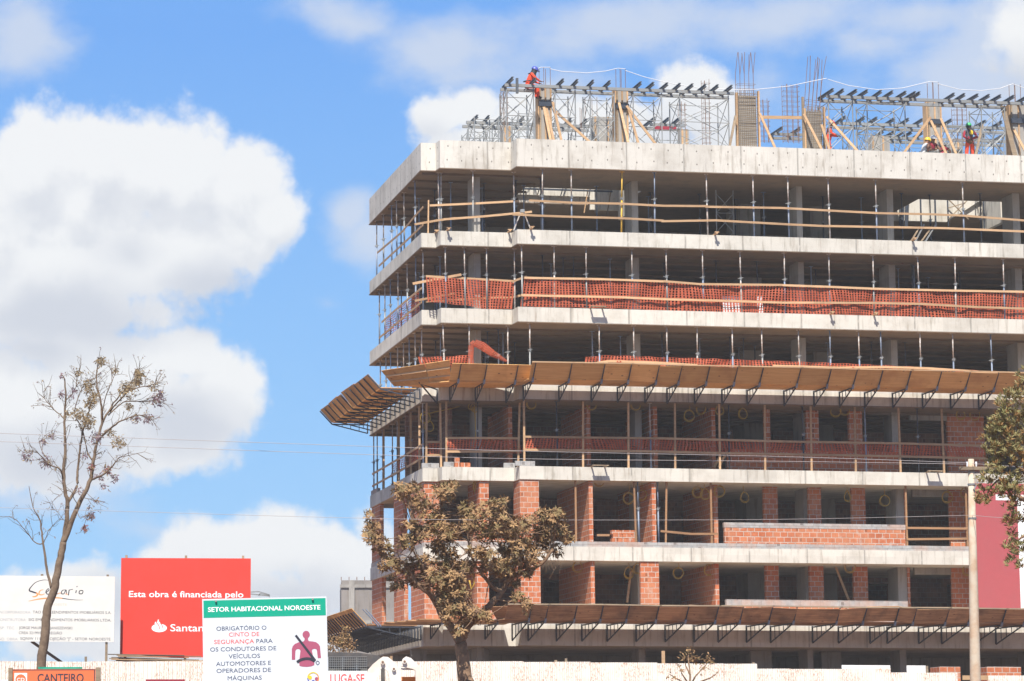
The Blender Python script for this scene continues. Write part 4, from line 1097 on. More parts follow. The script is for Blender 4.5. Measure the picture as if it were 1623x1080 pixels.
def roof_works():
    jA = [815, 851, 895, 917.5, 942.5, 969, 1018, 1038, 1060, 1080, 1100, 1120.5, 1140, 1162]
    ju = [uat(x - 2, fv[0] - .68, 138) for x in jA]
    beam_run(uat(800, .75, 135), uat(1163, .75, 146), fv, ZB, ju, 'left front beam pair on the roof')
    o = MB().box(-.045, .045, 0, .11, 0, .62).build('formwork_joist', M_joist); o.matrix_world = at(uat(820, .62, 130), .62, ZB - .28); tag(o, 'dark joist standing upright beside the seated red worker', 'steel joist', 'dark joists on the roof beams')
    jB = [1323, 1339, 1360, 1377, 1399, 1417, 1438, 1453, 1460, 1514.5, 1531, 1552, 1570, 1588, 1609, 1630]
    ju = [uat(x - 2, fv[0] - .68, 158) for x in jB]
    zb2 = uv(1460, 158, .75)[1] - .08
    beam_run(uat(1310, .75, 151), uat(1650, .75, 164), fv, zb2, ju, 'right front beam pair on the roof')
    # runs farther back
    def back(px0, px1, py, v, jpx, lab):
        u0, z = uv(px0, py, v); u1 = uat(px1, v, py)
        beam_run(u0, u1, (v, v + .8), z - .08, [uat(x, v - .68, py) for x in jpx], lab)
        return z
    back(739, 940, 193.5, 7.4, [757, 775, 794, 830, 862, 905, 930], 'left rear beam pair on the roof')
    back(1030, 1085, 197, 7.6, [1038, 1060, 1076], 'short middle rear beam pair on the roof')
    back(1330, 1470, 195, 7.4, [1340, 1370, 1390, 1418, 1440, 1462], 'right rear beam pair on the roof')
    back(1500, 1610, 200, 7.6, [1508, 1562, 1588], 'far right rear beam pair on the roof')
    back(1228, 1300, 212, 9.0, [1240, 1268], 'middle rear beam pair between the rebar columns')
    back(1380, 1600, 217, 10.6, [1400, 1418, 1432, 1445, 1462, 1560, 1590], 'farthest right beam pair on the roof')
    # towers
    h = ZB - ZR - .02
    for a, b, lab in ((803, 846, 'scaffold tower under the seated red worker'), (880, 912, 'narrow scaffold tower right of the left column formwork'), (936, 974, 'scaffold tower left of the second column formwork'),
                      (1004, 1049, 'scaffold tower right of the second column formwork'), (1078, 1155, 'wide scaffold tower left of the rebar column')):
        scaffold(uat(a, .8, 190), uat(b, .8, 190), .8, 2.0 if b - a < 60 else 2.3, lab, h)
    h2 = zb2 - ZR - .02
    for a, b, lab in ((1314, 1352, 'scaffold tower right of the leaning rebar column'), (1375, 1435, 'wide scaffold tower in the middle of the right beam run'),  (1556, 1593, 'scaffold tower left of the far right column formwork')):
        scaffold(uat(a, .8, 200), uat(b, .8, 200), .8, 2.1, lab, h2)
    for a, b, v, hh, lab in ((741, 770, 7.5, 2.0, 'rear scaffold tower at the far left of the roof'), (776, 800, 7.0, 2.3, 'rear scaffold tower behind the left end of the roof'), (850, 880, 7.6, 2.0, 'rear scaffold tower behind the left column formwork'),
                         (905, 935, 7.6, 2.0, 'rear scaffold tower between the two left column forms'), (1040, 1075, 7.8, 2.0, 'rear scaffold tower behind the second column formwork'), (1236, 1275, 9.1, 2.0, 'rear scaffold tower between the two rebar columns'), (1345, 1372, 7.6, 2.0, 'rear scaffold tower behind the leaning rebar column'),
                         (1395, 1420, 10.7, 1.9, 'rear scaffold tower deep in the middle of the right run'), (1440, 1465, 7.6, 2.0, 'rear scaffold tower left of the third column formwork'), (1545, 1580, 10.7, 1.9, 'rear scaffold tower beside the standing worker'), (1512, 1530, 7.8, 2.0, 'rear scaffold tower hidden by the standing worker'), (1500, 1524, 3.2, 2.0, 'scaffold tower behind the worker in a green helmet'), (1585, 1608, 7.8, 2.0, 'rear scaffold tower at the far right'), (752, 790, 4.0, 1.75, 'low scaffold tower at the far left edge of the roof'), (822, 848, 4.2, 2.1, 'scaffold tower behind the legs of the seated worker'),
                         (948, 978, 4.4, 2.0, 'scaffold tower in front of the wide grey formwork'), (1016, 1042, 10.2, 2.0, 'far rear scaffold tower behind the red board'), (1322, 1348, 10.2, 1.9, 'far rear scaffold tower at the left of the right run'), (1372, 1396, 4.6, 2.1, 'scaffold tower behind the wide middle tower'),
                         (1418, 1440, 8.6, 2.0, 'scaffold tower left of the crouching workers'), (1560, 1590, 5.0, 2.1, 'scaffold tower behind the grey leaning planks at the right'), (1236, 1262, 12.0, 1.6, 'farthest scaffold tower between the rebar columns')):
        scaffold(uat(a, v, 200), uat(b, v, 200), v, v + 1.2, lab, hh)
    # column formwork boxes
    for a, b, yt, lab in ((855, 874, 137, 'plywood column formwork below the left front beams'), (977, 995.5, 141, 'second plywood column formwork from the left'), (1471, 1492, 161, 'plywood column formwork behind the white helmet worker'), (1602, 1626, 165, 'plywood column formwork at the right edge')):
        v = 1.15 if b < 1000 else 2.9 if b < 1500 else 1.1
        u0, u1 = uat(a, v, 190), uat(b, v, 190); ztop = uv(a, yt, v)[1]; H = ztop - ZR; w = u1 - u0
        t = thing('column_formwork', lab, 'column formwork', at(u0, v, ZR), 'timber column forms on the roof')
        MB().box(.02, w - .02, 0, .5, 0, H).build('plywood_panel', M_oldply if False else M_conc_d, t)
        for x in (0, w / 2 - .03, w - .055):
            MB().box(x, x + .06, -.05, -.003, 0, H + .02).build('stud', M_timber if x > 0.01 else M_oldtimber, t)
        MB().box(-.03, w + .03, -.1, -.052, H * .66, H * .66 + .2).build('clamp_band', M_dark, t)
        MB().box(-.05, -.003, .02, .48, 0, H).build('side_panel', M_timber, t)
    # column rear forms
    for a, b, v, yt, lab in ((797, 812, 6.5, 200, 'dark formwork of a rear column at the left'), (940, 976, 5.5, 185, 'wide grey formwork panel behind the second column form'), (1078, 1092, 6.0, 205, 'rear column form right of the red panel'), (1380, 1410, 9.5, 216, 'rear timber box form in the right run'), (1505, 1525, 9.0, 225, 'rear timber form beside the crouching workers')):
        u0, z = uv(a, yt, v); u1 = uat(b, v, yt); H = z - ZR
        t = thing('column_formwork', lab, 'column formwork', at(u0, v, ZR), 'timber column forms on the roof')
        MB().box(0, u1 - u0, 0, .4, 0, H).build('plywood_panel', M_conc_d, t)
        for x in (.05, (u1 - u0) * .6):
            MB().box(x, x + .07, -.05, -.003, 0, H).build('stud', M_timber, t)
    # rebar columns wrapped with mesh (wide)
    def rebar(u, v, w, d, z0, z1, n, lab, stir=True, lean=(0, 0), spread=0.0, top=None, st=.2):
        t = thing('rebar_cage', lab, 'rebar', at(u, v, z0, 0, lean), 'rebar standing on the roof')
        r2 = random.Random(int(u * 100)); h = z1 - z0
        for i in range(n):
            x = w * i / max(1, n - 1); y = 0 if i % 2 else d
            dx = r2.uniform(-1, 1) * spread
            hh = h * r2.uniform(.95, 1.0)
            MB().tube([(x, y, 0), (x, y, hh * .5), (x + dx, y, hh)], .012, 5).build('vertical_bar', M_rust, t)
        if stir:
            mb = MB(); zz = .05; pth = []
            while zz < (top or h):
                pth += [(0, 0, zz), (w, 0, zz + .003), (w, d, zz + .006), (0, d, zz + .009), (0, .01, zz + .012)]; zz += st
            mb.tube(pth, .007, 4, False); mb.build('stirrup', M_rust, t)
        return t
    def wide(a, b, yt, v, lab, ytr, lean, n, lab2):
        u0, z = uv(a, yt, v); u1 = uat(b, v, yt); H = z - ZR; w = u1 - u0
        t = thing('rebar_column', lab, 'column', at(u0, v, ZR), 'mesh wrapped columns on the roof')
        MB().box(.06, w - .06, .06, .5, 0, H - .1).build('core', M_conc_d, t)
        mb = MB()
        for i in range(int(H / .075)):
            zz = .04 + i * .075 + rnd.uniform(-.01, .01); mb.bar((.0, .02, zz), (w, .02 + rnd.uniform(-.01, .01), zz + rnd.uniform(-.015, .015)), .014, .014)
        for i in range(11):
            x = .02 + (w - .04) * i / 10; mb.bar((x, .04, 0), (x, .04, H + .1), .016, .016)
        mb.build('wire_mesh', M_oldtimber, t)
        MB().box(-.09, -.01, -.02, .1, 0, H).build('side_batten', M_timber, t)
        MB().box(w + .01, w + .07, -.02, .1, 0, H + .1).build('side_batten', M_timber, t)
        zt = uv(a, ytr, v)[1]
        rebar(u0 + .05, v + .1, w - .1, .3, ZR + H - .05, zt, n, lab2, True, lean, .12, .55)
    wide(1169, 1201, 147, 1.2, 'tall column wrapped in wire mesh in the middle of the roof', 79, (0, 0), 9, 'tall rebar sprouting from the mesh wrapped middle column')
    wide(1277, 1305, 172, 1.2, 'shorter column wrapped in wire mesh left of the right beam run', 84, (0, .10), 9, 'leaning rebar cage over the shorter mesh wrapped column')
    for a, b, y0, y1, v, n, lab, st in ((857, 872, 137, 106, 1.2, 4, 'four short rebars above the left column formwork', False), (979, 991, 140, 108, 1.2, 4, 'short rebars above the second column formwork', False), (1474, 1487, 160, 129, 1.2, 4, 'short rebars above the third column formwork', False), (1604, 1617, 165, 132, 1.2, 4, 'short rebars above the right edge column formwork', False),
                                    (1244, 1267, 225, 130, 8.0, 7, 'thin rear rebar cage between the two mesh columns', True), (1207, 1220, 225, 155, 8.5, 5, 'low rear rebar cage right of the middle mesh column', True), (796, 806, 205, 143, 6.5, 5, 'rear rebar cage at the left end of the roof', True), (1116, 1126, 228, 125, 9.0, 5, 'slim rear rebar cage inside the wide scaffold tower', True), (1514, 1532, 230, 168, 9.0, 6, 'rear rebar cage behind the standing worker', True), (915, 924, 205, 170, 7.0, 3, 'rear rebars left of the wide grey formwork', False), (1078, 1088, 215, 160, 8.0, 5, 'rear rebar cage right of the third scaffold tower', True), (930, 946, 200, 152, 8.0, 4, 'rear rebars behind the third tower', False)):
        u0, zz0 = uv(a, y0, v); z1 = uv(a, y1, v)[1]; u1 = uat(b, v, y1)
        if zz0 < ZR: zz0 = ZR
        rebar(u0, v, u1 - u0, .25, zz0, z1, n, lab, st, (0, 0), .03 if st else 0.0, None, .22)
    # raking timber struts
    S = [((862, 170), (873, 219), 'narrow strut on the face of the left column form'), ((866, 172), (878, 218), 'second strut on the face of the left column form'), ((876, 162), (890, 219), 'steep strut right of the left column form'), ((878, 175), (936, 222), 'long brown strut right of the left column form'),
         ((981, 163), (996, 220), 'strut on the face of the second column form'), ((996, 172), (1012, 222), 'steep strut right of the second column form'), ((993, 168), (1040, 225), 'long brown strut right of the second column form'), ((1166, 184), (1156, 228), 'short dark strut left of the middle mesh column'),
         ((1204, 180), (1229, 231), 'pale strut right of the middle mesh column'), ((1274, 181), (1303, 234), 'pale strut in front of the shorter mesh column'), ((1302, 198), (1315, 234), 'short strut at the foot of the shorter mesh column'), ((1310, 185), (1360, 236), 'long strut descending right from the shorter mesh column'),
         ((1475, 186), (1432, 238), 'strut descending left from the third column form'), ((1475, 191), (1500, 232), 'strut descending right in front of the third column form'), ((1491, 188), (1516, 241), 'steep strut right of the third column form'), ((1589, 168), (1609, 244), 'wide grey plank leaning at the right column form'), ((1606, 204), (1630, 240), 'pale strut at the right edge of the roof'), ((1557, 198), (1546, 243), 'grey plank leaning beside the standing worker')]
    for k, (a, b, lab) in enumerate(S):
        p = Vector(P3(a[0], a[1], .95)); v2 = .45; q = Vector(P3(b[0], b[1], v2)); q.z = ZR + .03
        o = MB().bar((0, 0, 0), p - q, .10 if 'wide' not in lab else .2, .04, (0, -1, 0)).build('timber_strut', M_oldtimber if ('grey' in lab or 'dark' in lab) else M_timber); o.matrix_world = at(*q)
        tag(o, lab, 'timber strut', 'raking timber struts on the roof')
    pa, pb = Vector(P3(1206, 186, 1.5)), Vector(P3(1274, 187, 1.3))
    plank([tuple(pa), tuple(pb)], 'horizontal plank tying the two mesh wrapped columns together', None, .04, .13, name='tie_plank', cat='plank')
    u, z = uv(1274, 235, 1.15); post(u, 1.15, ZR, uv(1275, 154, 1.15)[1] - ZR, 'tall timber upright left of the shorter mesh wrapped column', None, (0, 0), .09, M_oldtimber)
    box_thing('red_panel', 'red board lying behind the scaffolding between the left column forms', 'board', uat(1038, 6.2, 200), uat(1072, 6.2, 200), 6.2, 6.25, uv(1040, 205, 6.2)[1], uv(1040, 200, 6.2)[1], M_maroon)
    # white rope along the rebar tops
    R_ = [[(846, 113), (857, 107), (872, 107)], [(872, 109.5), (890, 113.5), (930, 116), (960, 113), (979, 108.5)], [(979, 108.5), (991, 109.5)], [(991, 112), (1020, 122), (1060, 132), (1110, 140), (1165, 142.5), (1200, 142)], [(1200, 142), (1250, 137), (1290, 128.5), (1310, 124.5)], [(1312, 126), (1345, 136), (1390, 142.5), (1430, 140), (1474, 129.5), (1486, 130.5)], [(1486, 133), (1520, 142), (1555, 144), (1585, 140.5), (1604, 133.5)], [(1604, 133), (1630, 142)]]
    for k, pl in enumerate(R_):
        P = [Vector(P3(x, y, 1.15)) for x, y in pl]
        mb = MB(); pts = []
        for i in range(len(P) - 1):
            for s in range(3):
                pts.append(P[i].lerp(P[i + 1], s / 3) - P[0])
        pts.append(P[-1] - P[0])
        o = mb.tube(pts, .014, 5).build('safety_rope', M_rope); o.matrix_world = at(*P[0])
        tag(o, 'white rope strung between rebar tops over the roof, %s length from the left' % od(k), 'rope', 'white ropes over the roof')
roof_works()

# ------------------------------------------------------------------ people
def person(label, mtx, J, mats, matfn, helmet=None, extra=None, scale=1.0):
    """J: joint -> (pos, radius, parent).  One continuous skinned body, coloured by region; helmet and the like are children."""
    t = thing('person', label, 'person', mtx, 'workers on the roof')
    names = list(J); me = bpy.data.meshes.new('body')
    me.from_pydata([tuple(Vector(J[n][0]) * scale) for n in names], [(names.index(J[n][2]), i) for i, n in enumerate(names) if J[n][2]], [])
    o = bpy.data.objects.new('tmp', me); COL.objects.link(o)
    o.modifiers.new('s', 'SKIN')
    for i, n in enumerate(names):
        r = J[n][1]; sv = me.skin_vertices[0].data[i]
        sv.radius = (r[0] * scale, r[1] * scale) if isinstance(r, tuple) else (r * scale, r * scale)
        sv.use_root = (J[n][2] is None)
    md = o.modifiers.new('u', 'SUBSURF'); md.levels = 2; md.render_levels = 2
    dg = bpy.context.evaluated_depsgraph_get(); dg.update()
    m2 = bpy.data.meshes.new_from_object(o.evaluated_get(dg)); bpy.data.objects.remove(o)
    m2.materials.clear()
    for m in mats: m2.materials.append(m)
    seg = [(Vector(J[n][0]) * scale, Vector(J[J[n][2]][0]) * scale, n) for n in names if J[n][2]]
    for p in m2.polygons:
        best, bn = 1e9, None
        for a, b, n in seg:
            d = b - a; f = max(0, min(1, (p.center - a).dot(d) / max(1e-9, d.length_squared)))
            dd = (p.center - (a + d * f)).length
            if dd < best: best, bn, bf = dd, n, f
        p.material_index = matfn(bn, p.center / scale); p.use_smooth = True
    link('body', m2, t)
    H = Vector(J['head'][0]) * scale
    if helmet:
        hm, tilt = helmet
        mb = MB(); N = 12
        rings = [(.135, .0), (.132, .05), (.105, .10), (.055, .135), (.0, .145)]
        vs0 = len(mb.v)
        for r, z in rings[:-1]:
            for k in range(N):
                a = 2 * math.pi * k / N; mb.v.append((r * .9 * math.cos(a), r * 1.08 * math.sin(a), z))
        mb.v.append((0, 0, .145))
        for i in range(len(rings) - 2):
            for k in range(N):
                mb.f.append((i * N + k, i * N + (k + 1) % N, (i + 1) * N + (k + 1) % N, (i + 1) * N + k))
        for k in range(N):
            mb.f.append(((len(rings) - 2) * N + k, (len(rings) - 2) * N + (k + 1) % N, len(mb.v) - 1))
        mb.prism([(.12 * math.cos(a), -.05 + -.17 * abs(math.sin(a)) ** .8 if True else 0) for a in [math.pi * i / 8 for i in range(9)]], -.005, .012)
        ho = mb.build('helmet', hm, t, True)
        ho.matrix_local = Matrix.Translation(H + Vector((0, 0, .035))) @ Euler(tilt).to_matrix().to_4x4()
    if extra:
        extra(t, H)
    return t


def hand(J, wrist, d, side, s=1.0):
    """palm and five bent fingers grown from a wrist joint; d = pointing direction, side = palm width axis"""
    w = Vector(J[wrist][0]); d = Vector(d).normalized(); sd_ = Vector(side).normalized(); nrm = d.cross(sd_)
    J[wrist + '_palm'] = (tuple(w + d * .07), .033, wrist)
    for k, (o, L) in enumerate(((-.03, .065), (-.01, .08), (.012, .075), (.032, .058))):
        b = w + d * .10 + sd_ * o
        J[wrist + '_f%da' % k] = (tuple(b), .010, wrist + '_palm')
        J[wrist + '_f%db' % k] = (tuple(b + d * L * .6 + nrm * .015), .009, wrist + '_f%da' % k)
        J[wrist + '_f%dc' % k] = (tuple(b + d * L * .9 + nrm * .04), .008, wrist + '_f%db' % k)
    b = w + d * .035 - sd_ * .035
    J[wrist + '_ta'] = (tuple(b), .011, wrist + '_palm'); J[wrist + '_tb'] = (tuple(b + d * .04 - sd_ * .025), .009, wrist + '_ta')


def body(pel, lean=0.0, twist=0.0, side=0.0, shw=.185):
    """torso joints from a pelvis point; lean forward (towards -y local), returns dict"""
    p = Vector(pel); M = Euler((lean, side, twist)).to_matrix()
    def T(x, y, z): return tuple(p + M @ Vector((x, y, z)))
    J = {'pelvis': (T(0, 0, 0), (.135, .105), None), 'waist': (T(0, 0, .17), (.15, .135), 'pelvis'), 'chest': (T(0, 0, .36), (.165, .14), 'waist'), 'collar': (T(0, .01, .47), (.085, .075), 'chest'),
         'neck': (T(0, -.01, .55), .052, 'collar'), 'head': (T(0, -.035, .655), (.085, .098), 'neck'), 'crown': (T(0, -.03, .74), (.075, .085), 'head'),
         'nose': (T(0, -.125, .645), .016, 'head'), 'chin': (T(0, -.085, .585), .035, 'head'), 'ear_l': (T(-.088, -.02, .65), .014, 'head'), 'ear_r': (T(.088, -.02, .65), .014, 'head')}
    for s, nm in ((-1, 'l'), (1, 'r')):
        J['sh_' + nm] = (T(s * shw, 0, .44), .062, 'collar')
        J['hip_' + nm] = (T(s * .095, 0, -.04), .095, 'pelvis')
    return J, T
def leg(J, nm, knee, ankle, toe):
    J['knee_' + nm] = (knee, .080, 'hip_' + nm); J['ank_' + nm] = (ankle, .058, 'knee_' + nm); J['toe_' + nm] = (toe, .042, 'ank_' + nm)
def arm(J, nm, elbow, wrist):
    J['elb_' + nm] = (elbow, .055, 'sh_' + nm); J['wri_' + nm] = (wrist, .038, 'elb_' + nm)
def region(n):
    if n.startswith(('head', 'nose', 'chin', 'ear', 'crown', 'neck')): return 'head'
    if n.startswith('toe'): return 'boot'
    if n.startswith(('knee', 'ank', 'hip')): return 'legs'
    if n.startswith(('wri_l_', 'wri_r_')): return 'hand'
    if n.startswith(('elb', 'wri')): return 'sleeve'
    return 'torso'


def people():
    def mf(tor, legs, sl, skin=0, boot=4):
        def f(n, c):
            r = region(n)
            return {'head': skin, 'boot': boot, 'legs': legs, 'hand': skin, 'sleeve': sl, 'torso': tor}[r]
        return f
    # worker sitting on the beam, facing right (local -y turned to +u)
    u, z = uv(836, 136, .75); zb = ZB + .16 + .13
    J, T = body((0, 0, .12), lean=.42)
    leg(J, 'l', (-.10, -.40, .04), (-.10, -.43, -.40), (-.10, -.58, -.45)); leg(J, 'r', (.10, -.36, .06), (.10, -.33, -.36), (.10, -.48, -.42))
    arm(J, 'l', (-.26, -.30, .36), (-.15, -.48, .24)); arm(J, 'r', (.25, -.24, .32), (.14, -.46, .22))
    hand(J, 'wri_l', (.3, -1, -.3), (1, .3, 0)); hand(J, 'wri_r', (-.3, -1, -.3), (-1, .3, 0))
    def hood(t, H):
        mb = MB(); N = 12
        rg = [(.118, .08), (.125, 0), (.12, -.09), (.14, -.16), (.20, -.22)]
        for r, zz in rg:
            for k in range(N):
                a = 2 * math.pi * k / N
                fr = .82 if math.sin(a) < -.8 else 1.0
                mb.v.append((r * .95 * math.cos(a), r * 1.05 * math.sin(a) * fr, zz))
        for i in range(len(rg) - 1):
            for k in range(N):
                if k == 9 and i in (0, 1): continue
                mb.f.append((i * N + k, i * N + (k + 1) % N, (i + 1) * N + (k + 1) % N, (i + 1) * N + k))
        h = mb.build('neck_cloth', M_boot, t, True); h.matrix_local = Matrix.Translation(H) @ Euler((.42, 0, 0)).to_matrix().to_4x4()
        mb = MB(); mb.tube([(.21, .02, .30), (.05, .16, .26), (-.16, .1, .24), (-.22, -.1, .25), (0, -.14, .26), (.21, .02, .30)], .022, 5, False); mb.build('harness_belt', M_boot, t)
    person('worker in red uniform and blue helmet sitting on the left roof beam, legs hanging', at(uat(836, 1.2, 136), 1.2, ZB + .09, R(78)), J, [M_skin, M_ored, M_ored, M_ored, M_boot], mf(1, 2, 3), (M_hblue, (.42, 0, 0)), hood)
    # standing worker seen from behind
    J, T = body((0, 0, .93), lean=.03, twist=.15)
    leg(J, 'l', (-.13, -.03, .50), (-.15, .02, .09), (-.17, -.14, .04)); leg(J, 'r', (.13, -.02, .50), (.16, .03, .09), (.19, -.12, .04))
    arm(J, 'l', (-.29, .12, 1.12), (-.06, .16, 1.0)); arm(J, 'r', (.27, .13, 1.13), (.04, .18, .95))
    hand(J, 'wri_l', (.8, .1, -.5), (0, 1, .2)); hand(J, 'wri_r', (-.7, .2, -.6), (0, 1, .2))
    def em(t, H):
        # round yellow back print lying on the shirt
        mb = MB()
        for rr, yy in ((.085, 0),):
            n = 20; mb.v += [(-.05 + rr * .85 * math.cos(2 * math.pi * i / n), .128, 1.30 + rr * 1.15 * math.sin(2 * math.pi * i / n)) for i in range(n)] + [(-.05 + rr * .85 * math.cos(2 * math.pi * i / n), .138, 1.30 + rr * 1.15 * math.sin(2 * math.pi * i / n)) for i in range(n)]
            mb.f.append(tuple(range(n))); mb.f.append(tuple(range(n, 2 * n)))
            for i in range(n): mb.f.append((i, (i + 1) % n, n + (i + 1) % n, n + i))
        mb.build('back_print', M_hyel, t)
        mb = MB(); mb.tube([(-.12, .04, 1.47 + .03), (0, .09, 1.52), (.12, .04, 1.5)], .02, 6); mb.build('collar_band', M_gshirt, t)
        mb = MB(); N = 10
        for i, (r, zz) in enumerate(((.10, .05), (.108, 0), (.10, -.06), (.07, -.10))):
            for k in range(N):
                a = math.pi * k / (N - 1); mb.v.append((r * math.cos(a), r * math.sin(a) * 1.05, zz))
        for i in range(3):
            for k in range(N - 1): mb.f.append((i * N + k, i * N + k + 1, (i + 1) * N + k + 1, (i + 1) * N + k))
        h = mb.build('hair', M_boot, t, True); h.matrix_local = Matrix.Translation(H)
    v = 1.9; u, z = uv(1537, 230, v)
    person('standing worker in green helmet, grey shirt and red trousers, hands behind his back', at(u, v, ZR, R(172)), J, [M_skin, M_gshirt, M_ored, M_maroon, M_boot], (lambda n, c: 1 if (region(n) in ('sleeve', 'hand') and abs(c.x) < .19 and c.y < .10 and c.z > .98) else mf(1, 2, 3)(n, c)), (M_hgreen, (-.05, 0, 0)), em)
    # three crouching workers behind the parapet
    def crouch(px, v, rz, label, shirt, skin, helm, lean, htilt=(.2, 0, 0), zoff=0.0, cap=False):
        J, T = body((0, 0, .34), lean=lean)
        leg(J, 'l', (-.14, -.38, .52), (-.14, -.10, .09), (-.14, -.26, .04)); leg(J, 'r', (.14, -.36, .50), (.14, -.08, .09), (.14, -.24, .04))
        arm(J, 'l', (-.27, -.30, .50), (-.12, -.52, .46)); arm(J, 'r', (.27, -.30, .50), (.12, -.52, .46))
        hand(J, 'wri_l', (.3, -1, -.1), (1, .3, 0)); hand(J, 'wri_r', (-.3, -1, -.1), (-1, .3, 0))
        u = uat(px, v, 230)
        person(label, at(u, v, ZR + zoff, rz), J, [skin, shirt, M_galv, skin, M_boot], mf(1, 2, 3), helm and (helm, htilt))
    crouch(1462, 2.1, R(100), 'crouching worker in yellow helmet and pale shirt behind the parapet', M_wshirt, M_skin2, M_hyel, .35, zoff=-.0)
    crouch(1475, 2.0, R(10), 'crouching worker in white helmet and maroon shirt facing the camera', M_maroon, M_skin, M_hwhite, .30)
    crouch(1494, 2.0, R(150), 'crouching worker in maroon shirt bending away behind the parapet', M_maroon, M_skin2, None, .75)
    # red worker half hidden behind the mesh column
    J, T = body((0, 0, .93), lean=.15)
    leg(J, 'l', (-.10, -.06, .50), (-.10, .02, .09), (-.10, -.14, .04)); leg(J, 'r', (.10, .0, .50), (.10, .10, .09), (.10, -.06, .04))
    arm(J, 'l', (-.26, -.12, 1.15), (-.2, -.34, 1.05)); arm(J, 'r', (.26, -.12, 1.15), (.2, -.36, 1.1))
    hand(J, 'wri_l', (.2, -1, -.1), (1, .2, 0)); hand(J, 'wri_r', (-.2, -1, -.1), (-1, .2, 0))
    v = 2.4
    person('worker in red uniform bent behind the shorter mesh wrapped column', at(uat(1313, v, 220), v, ZR, R(70)), J, [M_skin, M_ored, M_ored, M_ored, M_boot], mf(1, 2, 3), (M_ored, (.3, 0, 0)))
people()

# ------------------------------------------------------------------ red banner on the building
u0, z1 = uv(1543, 766, -.10); z0 = uv(1550, 968, -.10)[1] + .02
t = thing('facade_banner', 'tall red vinyl banner with white outline hung on the facade behind the pole', 'banner', at(u0, -.10, 0))
MB().box(0, 6.0, 0, .02, z0, z1).build('sheet', M_banner, t)
a = uv(1578, 784, -.10)[0] - u0; b = uv(1612, 790, -.10)[0] - u0
za, zb_ = uv(1578, 784, -.10)[1], uv(1578, 793, -.10)[1]
MB().box(a, 5.6, -.006, -.002, zb_, za).build('white_outline', M_whitel, t)
MB().box(b, b + .7, -.006, -.002, z0 + .05, zb_ - .003).build('white_outline', M_whitel, t)

# ------------------------------------------------------------------ fence
def fence():
    Yf = 88.0; s = F / (Yf * cp + 3.5 * sp)
    def x_at(px): return PW(px, 1050, Yf).x
    t = thing('site_fence', 'white corrugated sheet hoarding with rust stains along the foot of the site', 'fence', Matrix.Translation((0, Yf, 0)))
    wpan = 1.02; prof = []
    n = 8
    for i in range(n):
        x = wpan * i / n; d = wpan / n
        prof += [(x, 0), (x + d * .34, 0), (x + d * .46, -.035), (x + d * .82, -.035), (x + d * .94, 0)]
    prof.append((wpan, 0))
    def pan_mesh(h):
        mb = MB(); m_ = len(prof); K = 3
        for k in range(K + 1):
            mb.v += [(p[0], p[1], h * k / K) for p in prof]
        for k in range(K):
            for i in range(m_ - 1):
                a = k * m_ + i; mb.f.append((a, a + 1, a + m_ + 1, a + m_))
        # back skin gives the sheet a thickness
        o = len(mb.v)
        for k in range(K + 1):
            mb.v += [(p[0], p[1] + .004, h * k / K) for p in prof]
        for k in range(K):
            for i in range(m_ - 1):
                a = o + k * m_ + i; mb.f.append((a, a + m_, a + m_ + 1, a + 1))
        for i in range(m_ - 1):
            a = K * m_ + i; mb.f.append((a, a + 1, o + a + 1, o + a))
        return mb.mesh('sheet', M_fence)
    me = pan_mesh(2.25)
    r2 = random.Random(4)
    x = x_at(-70)
    k = 0
    while x < x_at(1512):
        px = CX + x * s
        top = 1049 if px < 830 else 1049 + (px - 830) * .0125 if px < 1176 else 1060 if px < 1365 else 1066.5
        zt = PW(px, top + r2.uniform(-.7, .7), Yf).z
        link('sheet', me, t, Matrix.Translation((x, r2.uniform(-.006, .006), zt - 2.25)) @ Matrix.Rotation(r2.uniform(-.004, .004), 4, 'Y'))
        if k % 3 == 0:
            MB().box(x - .04, x + .04, .02, .10, zt - 2.3, zt + r2.choice((-.1, .02, .05))).build('post', M_oldtimber, t)
        x += wpan * .965; k += 1
    t2 = thing('site_fence', 'lower pale green sheet hoarding right of the utility pole', 'fence', Matrix.Translation((0, 89.5, 0)))
    me2 = pan_mesh(2.0)
    for i in range(5):
        x = PW(1566, 1072, 89.5).x + i * .99
        link('sheet', me2, t2, Matrix.Translation((x, 0, PW(1566, 1071, 89.5).z - 2.0)))
    MB().box(PW(1525, 1075, 89.5).x, PW(1566, 1075, 89.5).x, -.05, 0, PW(1540, 1078, 89.5).z, PW(1540, 1071, 89.5).z).build('rail', M_timber, t2)
    # posts standing up behind the hoarding
    for k, (px, top, w) in enumerate(((1051, 1032, .1), (897, 1044, .07), (620, 1040, .08), (136, 1041, .07), (1469, 1056, .07), (1194, 1050, .08))):
        p = PW(px, top, 89.0); o = MB().box(-w / 2, w / 2, -.03, .03, 0, 2.4).build('timber_post', M_timber if k in (0, 2) else M_oldtimber); o.location = (p.x, 89.0, p.z - 2.4)
        tag(o, 'timber post poking above the white hoarding, %s' % ('in front of the dark ground floor', 'short, right of the dusty tree', 'near the machine arms', 'below the white billboard', 'right of the brick pallet gap', 'right of the small dry shrub')[k], 'timber post', 'posts behind the hoarding')
fence()
for k, (a, b, y, v, lab) in enumerate(((1489, 1522, 1057, -6, 'pallet of clay blocks behind the hoarding left of the pole'), (1564, 1618, 1057, -6, 'wide pallet of clay blocks behind the hoarding right of the pole'))):
    u0, z = uv(a, y, v); u1 = uat(b, v, y)
    t = thing('block_pallet', lab, 'bricks', at(u0, v, GZ), 'pallets of clay blocks')
    MB().box(0, u1 - u0, 0, 1.0, .12, z - GZ).build('clay_blocks', M_brick, t)
    MB().box(0, u1 - u0, 0, 1.0, 0, .118).build('pallet_base', M_oldtimber, t)
